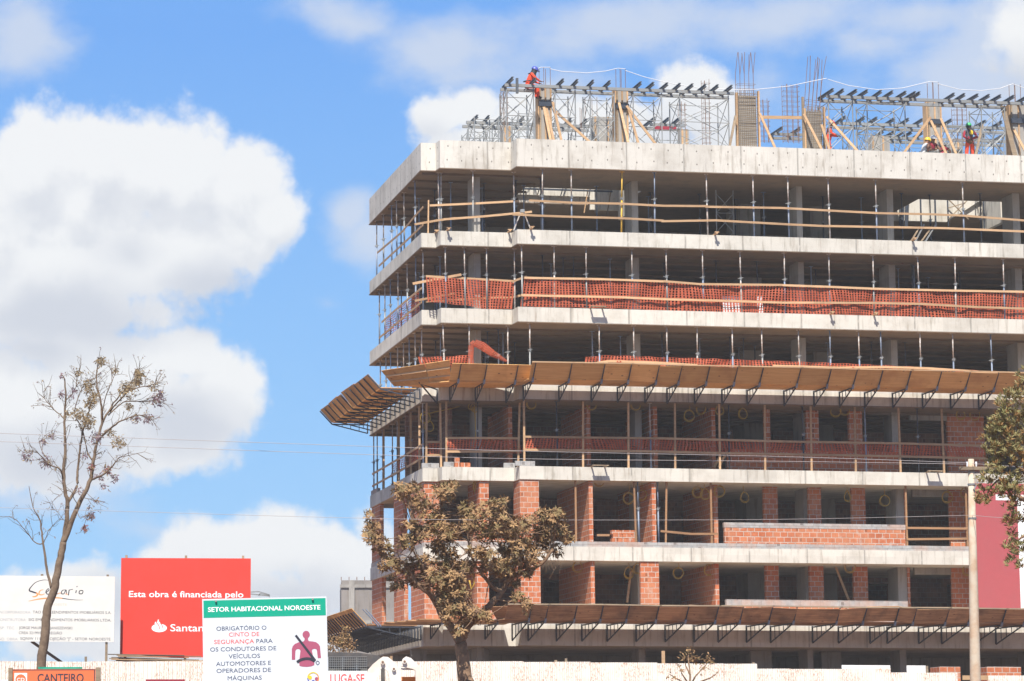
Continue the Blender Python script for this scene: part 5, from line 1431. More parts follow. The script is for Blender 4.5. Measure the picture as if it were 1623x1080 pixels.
u0, z = uv(1325, 1052, 42); box_thing('white_hoarding', 'sunlit white sheet seen through the dark ground floor', 'board', u0, uat(1480, 42, 1060), 42, 42.05, GZ, z, M_whitel)
t = thing('lumber_stack', 'loose stack of brown planks behind the hoarding under the red billboard', 'lumber', Matrix.Translation(PW(170, 1047, 91)))
for k in range(9):
    x0 = rnd.uniform(0, .35); L = rnd.uniform(2.0, 2.7); z = -.05 + .032 * k * 1.0
    MB().bar((x0, -.1 + .07 * (k % 3), z - .02), (x0 + L, .05 * (k % 4), z + rnd.uniform(-.12, .05)), .16, .025).build('plank', (M_timber, M_oldtimber, M_soffit)[k % 3], t)
for k in range(3):
    MB().box(.2 + k * 1.0, .3 + k * 1.0, 0, .1, -2.0, -.06).build('trestle_leg', M_oldtimber, t)

# ------------------------------------------------------------------ signs
def text(body, size_px, x0, x1, ybase, S, m, parent, name='lettering', y=-.0018, bold=0.0, tall=None):
    """lettering fitted between px x0..x1 with cap height size_px; S maps photo px on the board to local metres"""
    c = bpy.data.curves.new('txt', 'FONT'); c.body = body; c.size = 1.0; c.offset = bold; c.extrude = 0.0
    c.resolution_u = 3
    o = bpy.data.objects.new('tmp', c); COL.objects.link(o); bpy.context.view_layer.update()
    dg = bpy.context.evaluated_depsgraph_get(); me = bpy.data.meshes.new_from_object(o.evaluated_get(dg)); bpy.data.objects.remove(o); bpy.data.curves.remove(c)
    xs = [v.co.x for v in me.vertices]; mn, mx = min(xs), max(xs)
    k = (x1 - x0) / S.s / (mx - mn); kz = size_px / S.s / .70
    for v in me.vertices:
        v.co = ((v.co.x - mn) * k, 0, v.co.y * kz)
    me.materials.clear(); me.materials.append(m)
    p = S(x0, ybase)
    o = link(name, me, parent); o.matrix_local = Matrix.Translation((p[0], y, p[1])); return o
class Board:
    def __init__(s, label, px0, px1, py0, py1, Y, roll=0.0, name='billboard', cat='billboard', post_h=2.5):
        A = PW((px0 + px1) / 2, py1, Y); s.s = F / (Y * cp + A.z * sp) ; s.px0, s.py1 = (px0 + px1) / 2, py1
        s.t = thing(name, label, cat, Matrix.Translation(A) @ Matrix.Rotation(roll, 4, 'Y')); s.w = (px1 - px0) / s.s; s.h = (py1 - py0) / s.s
    def __call__(s, px, py):
        return ((px - s.px0) / s.s, (s.py1 - py) / s.s)
    def rect(s, x0, x1, y0, y1, m, name, y=-.0016, th=.0014):
        a = s(x0, y1); b = s(x1, y0); return MB().box(a[0], b[0], y, y + th, a[1], b[1]).build(name, m, s.t)
    def poly(s, pts, m, name, y=-.002):
        n = len(pts); mb = MB(); mb.prism([s(*p) for p in pts], y, y + .0012, 'y'); return mb.build(name, m, s.t)
    def stroke(s, pts, w0, m, name, y=-.002):
        """brush stroke: list of (px,py,width)"""
        mb = MB(); P = []
        Q = [(Vector(s(p[0], p[1])), p[2] / s.s / 2) for p in pts]
        # smooth with Catmull-Rom
        out = []
        for i in range(len(Q) - 1):
            p0, p1, p2, p3 = Q[max(i - 1, 0)], Q[i], Q[i + 1], Q[min(i + 2, len(Q) - 1)]
            for k in range(6):
                f = k / 6
                c = .5 * ((2 * p1[0]) + (p2[0] - p0[0]) * f + (2 * p0[0] - 5 * p1[0] + 4 * p2[0] - p3[0]) * f * f + (-p0[0] + 3 * p1[0] - 3 * p2[0] + p3[0]) * f ** 3)
                out.append((c, p1[1] + (p2[1] - p1[1]) * f))
        out.append(Q[-1])
        for i, (c, w) in enumerate(out):
            d = (out[min(i + 1, len(out) - 1)][0] - out[max(i - 1, 0)][0])
            d = d.normalized() if d.length > 1e-9 else Vector((1, 0)); n_ = Vector((-d.y, d.x)) * w
            P.append((c + n_, c - n_))
        for a, b in zip(P[:-1], P[1:]):
            mb.quad((a[0].x, y, a[0].y), (a[1].x, y, a[1].y), (b[1].x, y, b[1].y), (b[0].x, y, b[0].y))
        return mb.build(name, m, s.t)


def signs():
    # --- red billboard
    b = Board('big red billboard with white lettering standing behind the white hoarding', 190, 396.5, 885, 1042, 92, .004)
    MB().box(-b.w / 2, b.w / 2, 0, .04, 0, b.h).build('panel', M_red, b.t)
    for px in (198, 293, 384):
        x = b(px, 0)[0]; MB().box(x - .035, x + .035, .045, .13, -2.2, b.h + .09).build('post', M_oldtimber, b.t)
    x = b(256, 0)[0]; MB().bar((x, .1, -.12), (x - .45, 1.4, -2.0), .06, .06).build('brace', M_oldtimber, b.t)
    text('Esta obra é financiada pelo', 9.6, 203, 385, 947, b, M_whitel, b.t, bold=.012)
    text('Santander', 11.2, 269.5, 352, 1001, b, M_whitel, b.t, bold=.006)
    cx, cy = 251.8, 996.0
    def el(cx, cy, rx, ry, n=24, a0=0, a1=2 * math.pi): return [(cx + rx * math.cos(a0 + (a1 - a0) * i / n), cy + ry * math.sin(a0 + (a1 - a0) * i / n)) for i in range(n)]
    b.poly(el(cx, cy, 12.2, 6.6), M_whitel, 'emblem')
    b.stroke([(251, 982.5, .5), (249.5, 986, 3.5), (253.5, 991, 4), (255, 996, 3), (252, 1000, 1)], 1, M_whitel, 'emblem', -.0026)
    b.stroke([(246.5, 986, .5), (246, 989, 3), (249.5, 994, 3.2), (250, 999, 1)], 1, M_whitel, 'emblem', -.0026)
    b.stroke([(249.3, 984, .9), (247.8, 987.5, 1.1), (251.3, 992.5, 1.2), (252.2, 998, 1.0)], 1, M_red, 'emblem', -.0036)
    b.stroke([(254.8, 985, .8), (253.6, 988, 1.0), (257, 993, 1.1), (257.5, 997, .8)], 1, M_red, 'emblem', -.0036)
    # --- white billboard
    b = Board('white project billboard with handwritten logo behind the bare tree', -85, 180.5, 913, 1017, 91, .008)
    MB().box(-b.w / 2, b.w / 2, 0, .04, 0, b.h).build('panel', M_cream, b.t)
    for px in (-40, 64, 168.5):
        x = b(px, 0)[0]; MB().box(x - .035, x + .035, .045, .13, -2.2, b.h + .06).build('post', M_oldtimber, b.t)
    MB().bar((b(50, 0)[0], .1, .0), (b(104, 0)[0], .9, -.72), .1, .06).build('brace', M_soffit, b.t)
    T = lambda s, a, c, y, m: text(s, 4.3, a, c, y, b, m, b.t)
    T('INCORPORADORA:', -3, 48, 973, M_greyl); T('TAO EMPREENDIMENTOS IMOBILIÁRIOS S.A.', 51, 175.5, 972.6, M_black)
    T('CONSTRUTORA:', -5, 41, 985, M_greyl); T('SIG EMPREENDIMENTOS IMOBILIÁRIOS LTDA.', 44.5, 175.5, 984.6, M_black)
    T('RESP. TÉC. :', -8, 27, 998, M_greyl); T('JORGE MAURÍCIO JANISZEWSKI', 29.5, 114, 997.5, M_black); T('CREA 32199/D 1a REGIÃO', 29.5, 98, 1005.5, M_black)
    T('END. OBRA:', -6, 29, 1015.5, M_greyl); T('SQNW 111 - PROJEÇÃO "J" - SETOR NOROESTE', 32, 175, 1014.5, M_black)
    text('NOROESTE', 3.6, 69, 105, 960, b, M_tan, b.t)
    q = .2037
    def st(pts, m): b.stroke([(x * q, 860 + y * q, w * q) for x, y, w in pts], 1, m, 'logo_stroke')
    st([(372, 296, 2), (330, 292, 4), (270, 310, 5), (230, 350, 7), (220, 375, 11), (245, 385, 12), (275, 395, 9)], M_black)
    st([(270, 390, 10), (285, 405, 12), (270, 420, 10), (245, 424, 6)], M_orl)
    st([(330, 368, 3), (305, 375, 7), (295, 400, 9), (315, 408, 7), (340, 400, 4)], M_orl)
    st([(345, 392, 5), (372, 372, 7), (366, 360, 6), (350, 380, 7), (360, 402, 8), (385, 396, 5)], M_black)
    st([(395, 405, 8), (400, 370, 8), (412, 368, 6), (430, 395, 9), (445, 400, 5)], M_black)
    st([(508, 368, 4), (478, 372, 6), (470, 395, 8), (490, 398, 6), (505, 368, 7), (510, 398, 6)], M_black); st([(440, 400, 6), (460, 392, 5), (475, 398, 4)], M_orl)
    st([(525, 410, 8), (530, 372, 8), (535, 368, 5), (560, 362, 5)], M_black); st([(500, 398, 5), (520, 404, 5)], M_orl)
    st([(582, 392, 8), (586, 370, 7)], M_black); st([(588, 345, 8), (594, 338, 6)], M_black)
    st([(635, 372, 5), (612, 375, 7), (610, 395, 8), (632, 396, 7), (638, 375, 6), (625, 370, 4)], M_black)
    st([(215, 458, 3), (300, 440, 9), (380, 432, 10), (440, 430, 9), (480, 434, 7)], M_orl); st([(478, 434, 7), (540, 442, 5), (600, 446, 3), (640, 445, 2)], M_black)
    # --- white and green seat belt sign
    b = Board('white safety sign with green header and seat belt pictogram, nearest to the camera', 323, 521, 948, 1112, 36, -.0)
    rl = -.0215
    b.t.matrix_world = b.t.matrix_world @ Matrix.Rotation(rl, 4, 'Y')
    MB().box(-b.w / 2, b.w / 2, 0, .02, 0, b.h).build('panel', M_white, b.t)
    for px in (345, 500):
        x = b(px, 0)[0]; MB().box(x - .04, x + .04, .022, .1, -2.4, b.h - .05).build('post', M_galv, b.t)
    b.rect(325, 519.5, 950.5, 978, M_green, 'header')
    for px in (345, 499):
        p = b(px, 952); mb = MB(); mb.tube([(p[0], -.03, p[1]), (p[0], -.008, p[1])], .012, 8); mb.build('bolt', M_galv, b.t)
    text('SETOR HABITACIONAL NOROESTE', 7.2, 332, 511, 968.5, b, M_whitel, b.t, y=-.0034, bold=.018)
    W_ = lambda s, a, c, y, m=M_navy: text(s, 6.6, a, c, y, b, m, b.t)
    W_('OBRIGATÓRIO O', 345, 424.5, 998.7); W_('CINTO DE', 364.5, 413, 1008.5, M_redl); W_('SEGURANÇA', 341, 404.5, 1019.7, M_redl); W_('PARA', 408, 434, 1019.7)
    W_('OS CONDUTORES DE', 334.5, 439.5, 1031.5); W_('VEÍCULOS', 363.5, 413.5, 1043); W_('AUTOMOTORES E', 343.5, 430.5, 1054.5); W_('OPERADORES DE', 344, 430.5, 1065.5); W_('MÁQUINAS', 361.5, 415.5, 1077.5)
    k = 210 / 1620
    def Z(pts): return [(320 + x * k, 944.0 + y * k - 3.2) for x, y in pts]
    hd = [(1292 + 45 * math.cos(a), 518 + 47 * math.sin(a)) for a in [math.pi * .62 + i * (2 * math.pi - .24 * math.pi) / 18 for i in range(19)]]
    per = [(1110, 822), (1112, 690), (1125, 655), (1150, 630), (1190, 612), (1240, 603), (1262, 598), (1272, 580), (1270, 562)] + hd + [(1316, 562), (1312, 580), (1324, 598), (1370, 603), (1410, 612), (1440, 635), (1458, 665), (1468, 808), (1428, 808), (1420, 715), (1412, 698), (1388, 692), (1366, 700), (1358, 715), (1384, 850), (1384, 892), (1345, 907), (1290, 912), (1240, 908), (1202, 898), (1198, 850), (1218, 715), (1210, 698), (1188, 690), (1166, 698), (1156, 715), (1150, 822)]
    b.poly(Z(per), M_pink, 'pictogram')
    def ST(pts, w, m, nm, y=-.0042):
        b.stroke([(320 + x * k, 940.8 + yy * k, w * k) for x, yy in pts], 1, m, nm, y)
    b.poly(Z([(1152, 530), (1175, 516), (1408, 828), (1385, 856), (1358, 815)]), M_black, 'belt_mark', -.0036)
    ST([(1172, 852), (1220, 825), (1280, 812), (1340, 818), (1390, 845)], 34, M_black, 'belt_mark', -.0044)
    ST([(1402, 862), (1424, 842), (1446, 864), (1424, 888), (1402, 862)], 7, M_navy, 'belt_mark')
    # round logo at the foot of the sign
    c0 = (1366, 1048)
    def arc(r, a0, a1): return [(c0[0] + r * math.cos(a), c0[1] + r * math.sin(a)) for a in [a0 + (a1 - a0) * i / 8 for i in range(9)]]
    ST(arc(66, math.pi, 1.75 * math.pi), 12, M_hyel, 'round_logo'); ST(arc(66, 1.75 * math.pi, 2.35 * math.pi), 12, M_orl, 'round_logo'); ST(arc(66, .6 * math.pi, math.pi), 12, M_hblue, 'round_logo')
    for cx_, cy_, r_, m_ in ((1328, 1022, 24, M_hyel), (1408, 1040, 22, M_pink), (1366, 1072, 20, M_hblue)):
        b.poly(Z([(cx_ + r_ * math.cos(i * .42), cy_ + 20 + r_ * math.sin(i * .42)) for i in range(15)]), m_, 'round_logo', -.0034)
    # --- orange site sign
    b = Board('orange site sign between brown posts in front of the hoarding', 20, 151, 1061, 1110, 62, -.004, 'site_sign', 'sign')
    MB().box(-b.w / 2, b.w / 2, 0, .03, 0, b.h).build('panel', M_orange, b.t)
    for a, c in ((13, 19.5), (151.5, 159)):
        x0, x1 = b(a, 0)[0], b(c, 0)[0]; MB().box(x0, x1, -.03, .06, -2.0, b.h + .03).build('post', M_oldtimber, b.t)
    mb = MB(); w2 = b.w / 2; mb.box(-w2, w2, -.003, -.001, b.h - .025, b.h - .008); mb.box(w2 - .03, w2 - .012, -.003, -.001, 0, b.h - .026); mb.build('border_line', M_black, b.t)
    text('CANTEIRO', 13.0, 59, 132.5, 1081.5, b, M_black, b.t, bold=.018)
    b.rect(22.5, 42.5, 1067, 1088, M_whitel, 'emblem_plate')
    b.poly([(32.5 + 8.6 * math.cos(i * .35), 1077.5 + 8.6 * math.sin(i * .35)) for i in range(18)], M_orange, 'emblem', -.0038)
    text('CD', 5.5, 26.5, 38.5, 1080.2, b, M_whitel, b.t, 'emblem', -.0056, .008)
    o = MB().box(-.5 * 72 / 76, .5 * 72 / 76, 0, .05, -2.0, 0).build('sign', M_green); p = PW(95.5, 1057.5, 64); o.location = p
    o.scale = (1, 1, 1); tag(o, 'green topped board just behind the orange site sign', 'sign')
    # --- maroon sign just at the bottom edge
    p = PW(262, 1077, 70); o = MB().box(-.46, .46, 0, .04, -1.8, 0).build('sign', M_maroon); o.location = p; tag(o, 'dark red board whose top edge shows below the red billboard', 'sign')
    p = PW(4, 1078, 70); o = MB().box(-.3, .14, 0, .04, -1.8, 0).build('sign', M_white); o.location = p; tag(o, 'white board whose top shows at the bottom left corner', 'sign')
signs()

# ------------------------------------------------------------------ backhoe loader with a rental banner
def machine():
    Y = 60.0; A = PW(565, 1080, Y); s = F / (Y * cp + 2.5 * sp); q = .1479
    def L(x, y): return ((480 + x * q - 565) / s, (1080 - (960 + y * q)) / s)
    gz = ground_z(0, Y) - A.z
    t = thing('backhoe_loader', 'dusty dark cabbed loader with white boom arms parked before the hoarding', 'loader', Matrix.Translation(A))
    # cab: rounded roof, posts, dark lower body
    mb = MB(); x0, x1 = L(190, 0)[0], L(885, 0)[0]; zt = L(0, 500)[1]
    prof = [(x0, zt - .16), (x0 + .05, zt - .05), (x0 + .18, zt), (x1 - .5, zt - .02), (x1 - .2, zt - .06), (x1 - .03, zt - .12), (x1, zt - .22), (x1 - .02, zt - .3), (x0, zt - .3)]
    mb.prism(prof, .0, 1.4, 'y'); mb.build('cab_roof', M_cab, t)
    for xa, xb in ((x0, x0 + .1), (L(688, 0)[0], L(735, 0)[0]), (x1 - .09, x1 - .01)):
        MB().box(xa, xb, .02, .1, -.6, zt - .301).build('cab_post', M_cab, t)
    MB().box(x0 + .1, L(688, 0)[0], .09, .1, -.1, zt - .301).build('rear_window', M_pane, t)
    MB().box(L(738, 0)[0], x1 - .1, .05, .07, L(0, 640)[1], zt - .302).build('side_window', M_pane, t)
    MB().box(x0 + .02, x1 - .02, .05, 1.3, gz + .5, L(0, 645)[1] if False else -.05).build('cab_body', M_cab, t)
    mb = MB()
    xa, xb = L(275, 0)[0], L(686, 0)[0]; za, zb = L(0, 705)[1], L(0, 552)[1]
    for i in range(20):
        x = xa + (xb - xa) * i / 19; w = .010 if i % 7 else .03; mb.box(x - w / 2, x + w / 2, -.012, -.002, za, zb)
    for i in range(7):
        z = za + (zb - za) * i / 6; mb.box(xa, xb, -.0239, -.0139, z - .005, z + .005)
    mb.build('mesh_guard', M_galv, t)
    sx0 = L(400, 0)[0]; MB().prism([(sx0, -.1), (sx0 + .45, -.1), (sx0 + .42, .28), (sx0 + .3, .36), (sx0 + .12, .36), (sx0 + .03, .28)], .5, .62, 'y').build('seat', M_boot, t)
    # engine block and wheels down below the frame
    MB().box(x0 + .1, x1 - .1, -1.6, -.1, gz + .5, gz + 1.0).build('chassis', M_mach, t)
    for sx in (x0 + .1, x1 - .1):
        for yy, r in ((.7, .62), (-1.3, .45)):
            w = MB().tube([(sx - .18, yy, gz + r), (sx + .18, yy, gz + r)], r, 20).build('wheel', M_boot, t)
            MB().tube([(sx - .19, yy, gz + r), (sx + .19, yy, gz + r)], r * .5, 14).build('rim', M_mach, w)
    # boom arms
    a = [(640, 1100), (662, 812), (690, 706), (740, 650), (800, 600), (850, 568), (902, 572), (960, 618), (1010, 680), (1036, 740), (1042, 812), (1045, 1100), (918, 1100), (915, 812), (902, 735), (862, 688), (842, 684), (812, 712), (787, 762), (780, 812), (780, 1100)]
    MB().prism([L(*p) for p in a], -.9, -.72, 'y').build('boom_arm', M_mach, t)
    b = [(1040, 660), (1062, 585), (1098, 560), (1150, 578), (1212, 640), (1250, 720), (1262, 812), (1265, 1100), (1200, 1100), (1198, 812), (1194, 705), (1160, 690), (1100, 678)]
    MB().prism([L(*p) for p in b], -.6, -.42, 'y').build('boom_arm', M_mach, t)
    p0, p1 = L(1034, 702), L(1196, 682); MB().box(p0[0], p1[0], -.55, -.47, p0[1], p1[1]).build('cross_bar', M_mach, t)
    p0, p1 = L(1030, 1000), L(1200, 770); MB().box(p0[0], p1[0], -.3, -.25, p0[1], p1[1]).build('grille', M_orl, t)
    for (x, y, r, yy) in ((845, 628, 24, -.9), (962, 698, 22, -.9), (1080, 615, 24, -.6)):
        c = L(x, y); rr = r * q / s
        MB().tube([(c[0], yy - .06, c[1]), (c[0], yy + .2, c[1])], rr, 14).build('pin', M_mach, t)
        MB().tube([(c[0], yy - .068, c[1]), (c[0], yy - .05, c[1])], rr * .55, 12).build('pin_bore', M_rust, t)
    # banner
    xa, xb = L(120, 0)[0], L(690, 0)[0]; zt, zb = L(0, 703)[1], L(0, 940)[1]
    tb = thing('rental_banner', 'white LUGA-SE banner in red letters tied to the back of the loader', 'banner', Matrix.Translation(A + Vector((0, -.06, 0))))
    MB().box(xa, xb, -.02, -.01, zb, zt).build('sheet', M_white, tb)
    class S2:
        pass
    S_ = Board.__new__(Board); S_.s = s; S_.px0 = 565; S_.py1 = 1080; S_.t = tb
    text('LUGA-SE', 13.5, 523.5, 577.5, 1082.5, S_, M_redl, tb, 'lettering', -.0225, .012)
machine()

# ------------------------------------------------------------------ utility pole and wires
def pole_wires():
    Yp = 72.0
    b = PW(1546, 1080, Yp); tp = PW(1539, 728, Yp)
    t = thing('utility_pole', 'tapering pale concrete utility pole with rust stains in front of the red banner', 'utility pole', Matrix.Translation((b.x, Yp, ground_z(b.x, Yp))))
    gz = ground_z(b.x, Yp); H = tp.z - gz; dx = tp.x - b.x
    MB().tube([(0.02, 0, -.3), (0, 0, b.z - gz), (dx * .5, 0, (b.z - gz + H) / 2), (dx, 0, H)], [.145, .132, .105, .072], 16).build('shaft', M_pole, t, True)
    for yy in (742, 768, 822):
        z = PW(1540, yy, Yp).z - gz; f = z / H
        MB().tube([(dx * f, 0, z - .02), (dx * f, 0, z + .02)], .095 + .03 * (1 - f), 14).build('clamp_band', M_galv, t)
    z = PW(1540, 738, Yp).z - gz
    MB().box(dx - .32, dx + .55, -.13, -.075, z - .12, z - .04).build('cross_arm', M_oldtimber, t)
    MB().bar((dx + .02, -.1, z - .6), (dx + .35, -.1, z - .05), .03, .03).build('arm_brace', M_galv, t)
    ins = []
    for x, yy in ((-.12, 737), (.1, 733), (.38, 735)):
        MB().tube([(dx + x, -.1, z - .04), (dx + x, -.1, z + .03), (dx + x, -.1, z + .08)], [.015, .026, .02], 8).build('insulator', M_hwhite, t)
    wires = [([(-30, 686, 60), (590, 708, 64), (860, 716, 66), (1240, 724, 69), (1535, 734, 71.9)], 'upper wire running from the left edge to the pole top'),
             ([(-30, 699, 60.5), (590, 721, 64), (860, 728, 66.3), (1240, 731.5, 69), (1533, 736, 71.9)], 'lower wire crossing the picture to the pole top'),
             ([(-30, 804, 61), (590, 822, 64.2), (890, 824.5, 66.4), (1240, 823.4, 69.2), (1537, 817, 71.9)], 'single wire crossing the lower floors to the middle of the pole'),
             ([(1541, 817, 71.9), (1575, 820, 70), (1660, 826, 66)], 'wire leaving the middle of the pole to the right'),
             ([(1541, 735, 71.9), (1600, 739, 68), (1680, 744, 64)], 'wire leaving the pole top to the right into the olive tree')]
    for pts, lab in wires:
        P = [PW(x, y, Y) for x, y, Y in pts]; out = []
        for i in range(len(P) - 1):
            p0, p1, p2, p3 = P[max(i - 1, 0)], P[i], P[i + 1], P[min(i + 2, len(P) - 1)]
            for k in range(8):
                f = k / 8
                out.append(.5 * ((2 * p1) + (p2 - p0) * f + (2 * p0 - 5 * p1 + 4 * p2 - p3) * f * f + (-p0 + 3 * p1 - 3 * p2 + p3) * f ** 3))
        out.append(P[-1])
        o = MB().tube([p - P[0] for p in out], .0045 if 'single' in lab else .0055, 5).build('power_line', M_wire); o.location = P[0]; tag(o, lab, 'wire', 'overhead wires')
pole_wires()

# ------------------------------------------------------------------ trees
def limb(mb, pts, r0, r1, n=8, wob=.0, rr=None):
    P = [Vector(p) for p in pts]; out = []
    for i in range(len(P) - 1):
        p0, p1, p2, p3 = P[max(i - 1, 0)], P[i], P[i + 1], P[min(i + 2, len(P) - 1)]
        for k in range(4):
            f = k / 4
            out.append(.5 * ((2 * p1) + (p2 - p0) * f + (2 * p0 - 5 * p1 + 4 * p2 - p3) * f * f + (-p0 + 3 * p1 - 3 * p2 + p3) * f ** 3))
    out.append(P[-1])
    if rr and wob:
        out = [p + Vector((rr.uniform(-wob, wob), rr.uniform(-wob, wob), rr.uniform(-wob, wob))) if 0 < i < len(out) - 1 else p for i, p in enumerate(out)]
    N = len(out); mb.tube(out, [r0 + (r1 - r0) * i / (N - 1) for i in range(N)], n)
    return out
def leaf(F_, V_, p, d, up, L, w, curl=.2):
    d = d.normalized(); s = d.cross(up)
    if s.length < 1e-4: s = Vector((1, 0, 0))
    s.normalize(); n_ = s.cross(d).normalized(); b = len(V_)
    m = p + d * L * .5 + n_ * L * curl * .25; e = p + d * L - n_ * L * curl * .3
    V_ += [tuple(p), tuple(m + s * w * .5 - n_ * w * .12), tuple(e), tuple(m - s * w * .5 - n_ * w * .12), tuple(m)]
    F_ += [(b, b + 1, b + 4), (b + 1, b + 2, b + 4), (b + 2, b + 3, b + 4), (b + 3, b, b + 4)]
def crown(name, V_, F_, mats, idx, parent):
    me = bpy.data.meshes.new(name); me.from_pydata(V_, [], F_)
    for m in mats: me.materials.append(m)
    me.polygons.foreach_set('material_index', idx); me.update(); return link(name, me, parent)
def rdir(r):
    while True:
        v = Vector((r.uniform(-1, 1), r.uniform(-1, 1), r.uniform(-1, 1)))
        if .05 < v.length < 1: return v.normalized()


def dusty_tree():
    Y = 66.0; q = .3147; r = random.Random(21)
    base = PW(738, 1090, Y); gz = ground_z(base.x, Y); base.z = gz
    t = thing('dusty_tree', 'dust-coated tree with brown whorled leaves and forked trunk before the left corner of the block', 'tree', Matrix.Translation(base))
    def C(x, y, dy=0.0): return PW(570 + x * q, 740 + y * q, Y + dy) - base
    mb = MB()
    limb(mb, [(.06, 0, -.2), C(545, 1140), C(530, 1070), C(520, 960), C(506, 885)], .20, .135, 10, .012, r)
    nodes = []
    def br(pts, r0, r1):
        o = limb(mb, [C(*p) for p in pts], r0, r1, 7, .01, r); nodes.extend(o[len(o) // 3:])
    br([(506, 890, 0), (470, 820, .1), (425, 765, .1), (388, 690, 0), (345, 635, -.2), (292, 592, -.3), (255, 530, -.3), (205, 470, -.4)], .105, .03)
    br([(388, 690, 0), (402, 600, .3), (440, 490, .5), (405, 370, .6), (380, 290, .6), (420, 180, .6)], .075, .02)
    br([(506, 890, 0), (545, 805, -.1), (620, 735, -.1), (682, 670, 0), (722, 620, .1), (748, 568, .1), (850, 525, .2), (925, 480, .1), (975, 415, .1)], .10, .03)
    br([(722, 630, .1), (690, 620, 0), (640, 570, -.2), (600, 520, -.3), (560, 440, -.4), (540, 320, -.5)], .055, .015)
    br([(748, 570, .1), (740, 480, .4), (700, 380, .5), (680, 280, .5), (700, 200, .5)], .045, .014)
    br([(255, 530, -.3), (160, 500, -.4), (110, 420, -.4), (70, 340, -.4)], .03, .012)
    br([(340, 632, -.2), (330, 520, -.5), (270, 420, -.6), (260, 260, -.6), (230, 150, -.6)], .035, .012)
    br([(470, 820, .1), (520, 760, -.5), (560, 720, -.7), (620, 740, -.7)], .03, .012)
    br([(850, 525, .2), (880, 400, .3), (920, 300, .3), (990, 260, .2)], .03, .01)
    br([(850, 525, .2), (800, 400, -.3), (790, 300, -.4)], .03, .01)
    br([(680, 670, 0), (760, 680, -.4), (830, 690, -.5)], .02, .01)
    mb.build('trunk', M_bark2, t, True)
    blobs = [(215, 120, 70, 45), (300, 175, 55, 55), (270, 105, 40, 30), (420, 130, 75, 55), (470, 95, 40, 25), (365, 230, 70, 60), (390, 300, 80, 60), (250, 300, 50, 35), (60, 300, 45, 35), (40, 345, 35, 35), (95, 375, 60, 50), (140, 430, 40, 45), (145, 500, 55, 40), (45, 245, 22, 25),
             (240, 380, 70, 40), (300, 340, 60, 45), (230, 500, 65, 50), (300, 560, 80, 55), (180, 590, 45, 40), (330, 480, 60, 50), (420, 400, 80, 70), (470, 330, 50, 50), (450, 480, 75, 60), (400, 560, 75, 60), (480, 570, 60, 55), (540, 215, 60, 50), (560, 290, 70, 60), (620, 230, 60, 50), (690, 190, 60, 40), (730, 168, 22, 16), (630, 330, 70, 60),
             (700, 290, 60, 60), (590, 430, 60, 40), (640, 440, 60, 45), (700, 480, 50, 35), (760, 320, 50, 60), (800, 290, 55, 45), (860, 290, 60, 55), (930, 250, 65, 45), (985, 250, 50, 45), (1010, 320, 50, 50), (960, 330, 70, 60), (1050, 370, 30, 35), (880, 380, 80, 60), (800, 400, 70, 55), (980, 420, 50, 40), (860, 450, 70, 50), (780, 480, 50, 40), (840, 530, 50, 30), (740, 420, 50, 40),
             (640, 500, 40, 25), (780, 590, 35, 25), (800, 650, 40, 30), (840, 700, 30, 35), (500, 720, 80, 40), (560, 730, 60, 40), (620, 750, 50, 40), (450, 760, 40, 40), (540, 780, 50, 25), (500, 830, 40, 30), (430, 690, 40, 35), (730, 530, 60, 35), (540, 500, 40, 40), (440, 640, 60, 40), (510, 640, 45, 35)]
    V_, F_, I_ = [], [], []
    tw = MB()
    for (x, y, rx, ry) in blobs:
        dy0 = r.uniform(-.8, .8) if y < 680 else r.uniform(-.65, -.35)
        n = int(4 + rx * ry / 92)
        for k in range(n):
            while True:
                a, b2, c = r.uniform(-1, 1), r.uniform(-1, 1), r.uniform(-1, 1)
                if a * a + b2 * b2 + c * c < 1: break
            p = C(x + a * rx * .9, y + b2 * ry * .9, dy0 + c * .5)
            ax = (Vector((a * .8, c * .8, -b2 * .6 + .5)) + rdir(r) * .5).normalized()
            m = 0 if r.random() < .66 else 1
            nl = r.randint(6, 10)
            for j in range(nl):
                an = j / nl * 6.283 + r.uniform(-.3, .3)
                s1 = ax.cross(Vector((.3, .2, 1))).normalized(); s2 = ax.cross(s1)
                d = (s1 * math.cos(an) + s2 * math.sin(an)) * r.uniform(.7, 1.1) + ax * r.uniform(.0, .8) + Vector((0, 0, -.15))
                f0 = len(F_); leaf(F_, V_, p + rdir(r) * .015, d, ax, r.uniform(.055, .155), r.uniform(.03, .058), r.uniform(-.1, .6)); I_ += [m] * 4
            if k % 3 == 0 and nodes:
                nd = min(r.sample(nodes, min(14, len(nodes))), key=lambda w: (w - p).length)
                if (nd - p).length < .9:
                    mid = nd.lerp(p, .55) + rdir(r) * .05; tw.tube([nd, mid, p], [.012, .008, .004], 4, False)
    # hanging dry strands at the right
    for k in range(14):
        p = C(r.uniform(860, 1000), r.uniform(440, 480), .1); tw.tube([p, p + Vector((r.uniform(-.1, .1), 0, -.15)), p + Vector((r.uniform(-.12, .12), 0, -r.uniform(.2, .4)))], .004, 3, False)
    tw.build('twigs', M_bark2, t)
    crown('crown', V_, F_, [M_ldust, M_ldust2], I_, t)
dusty_tree()


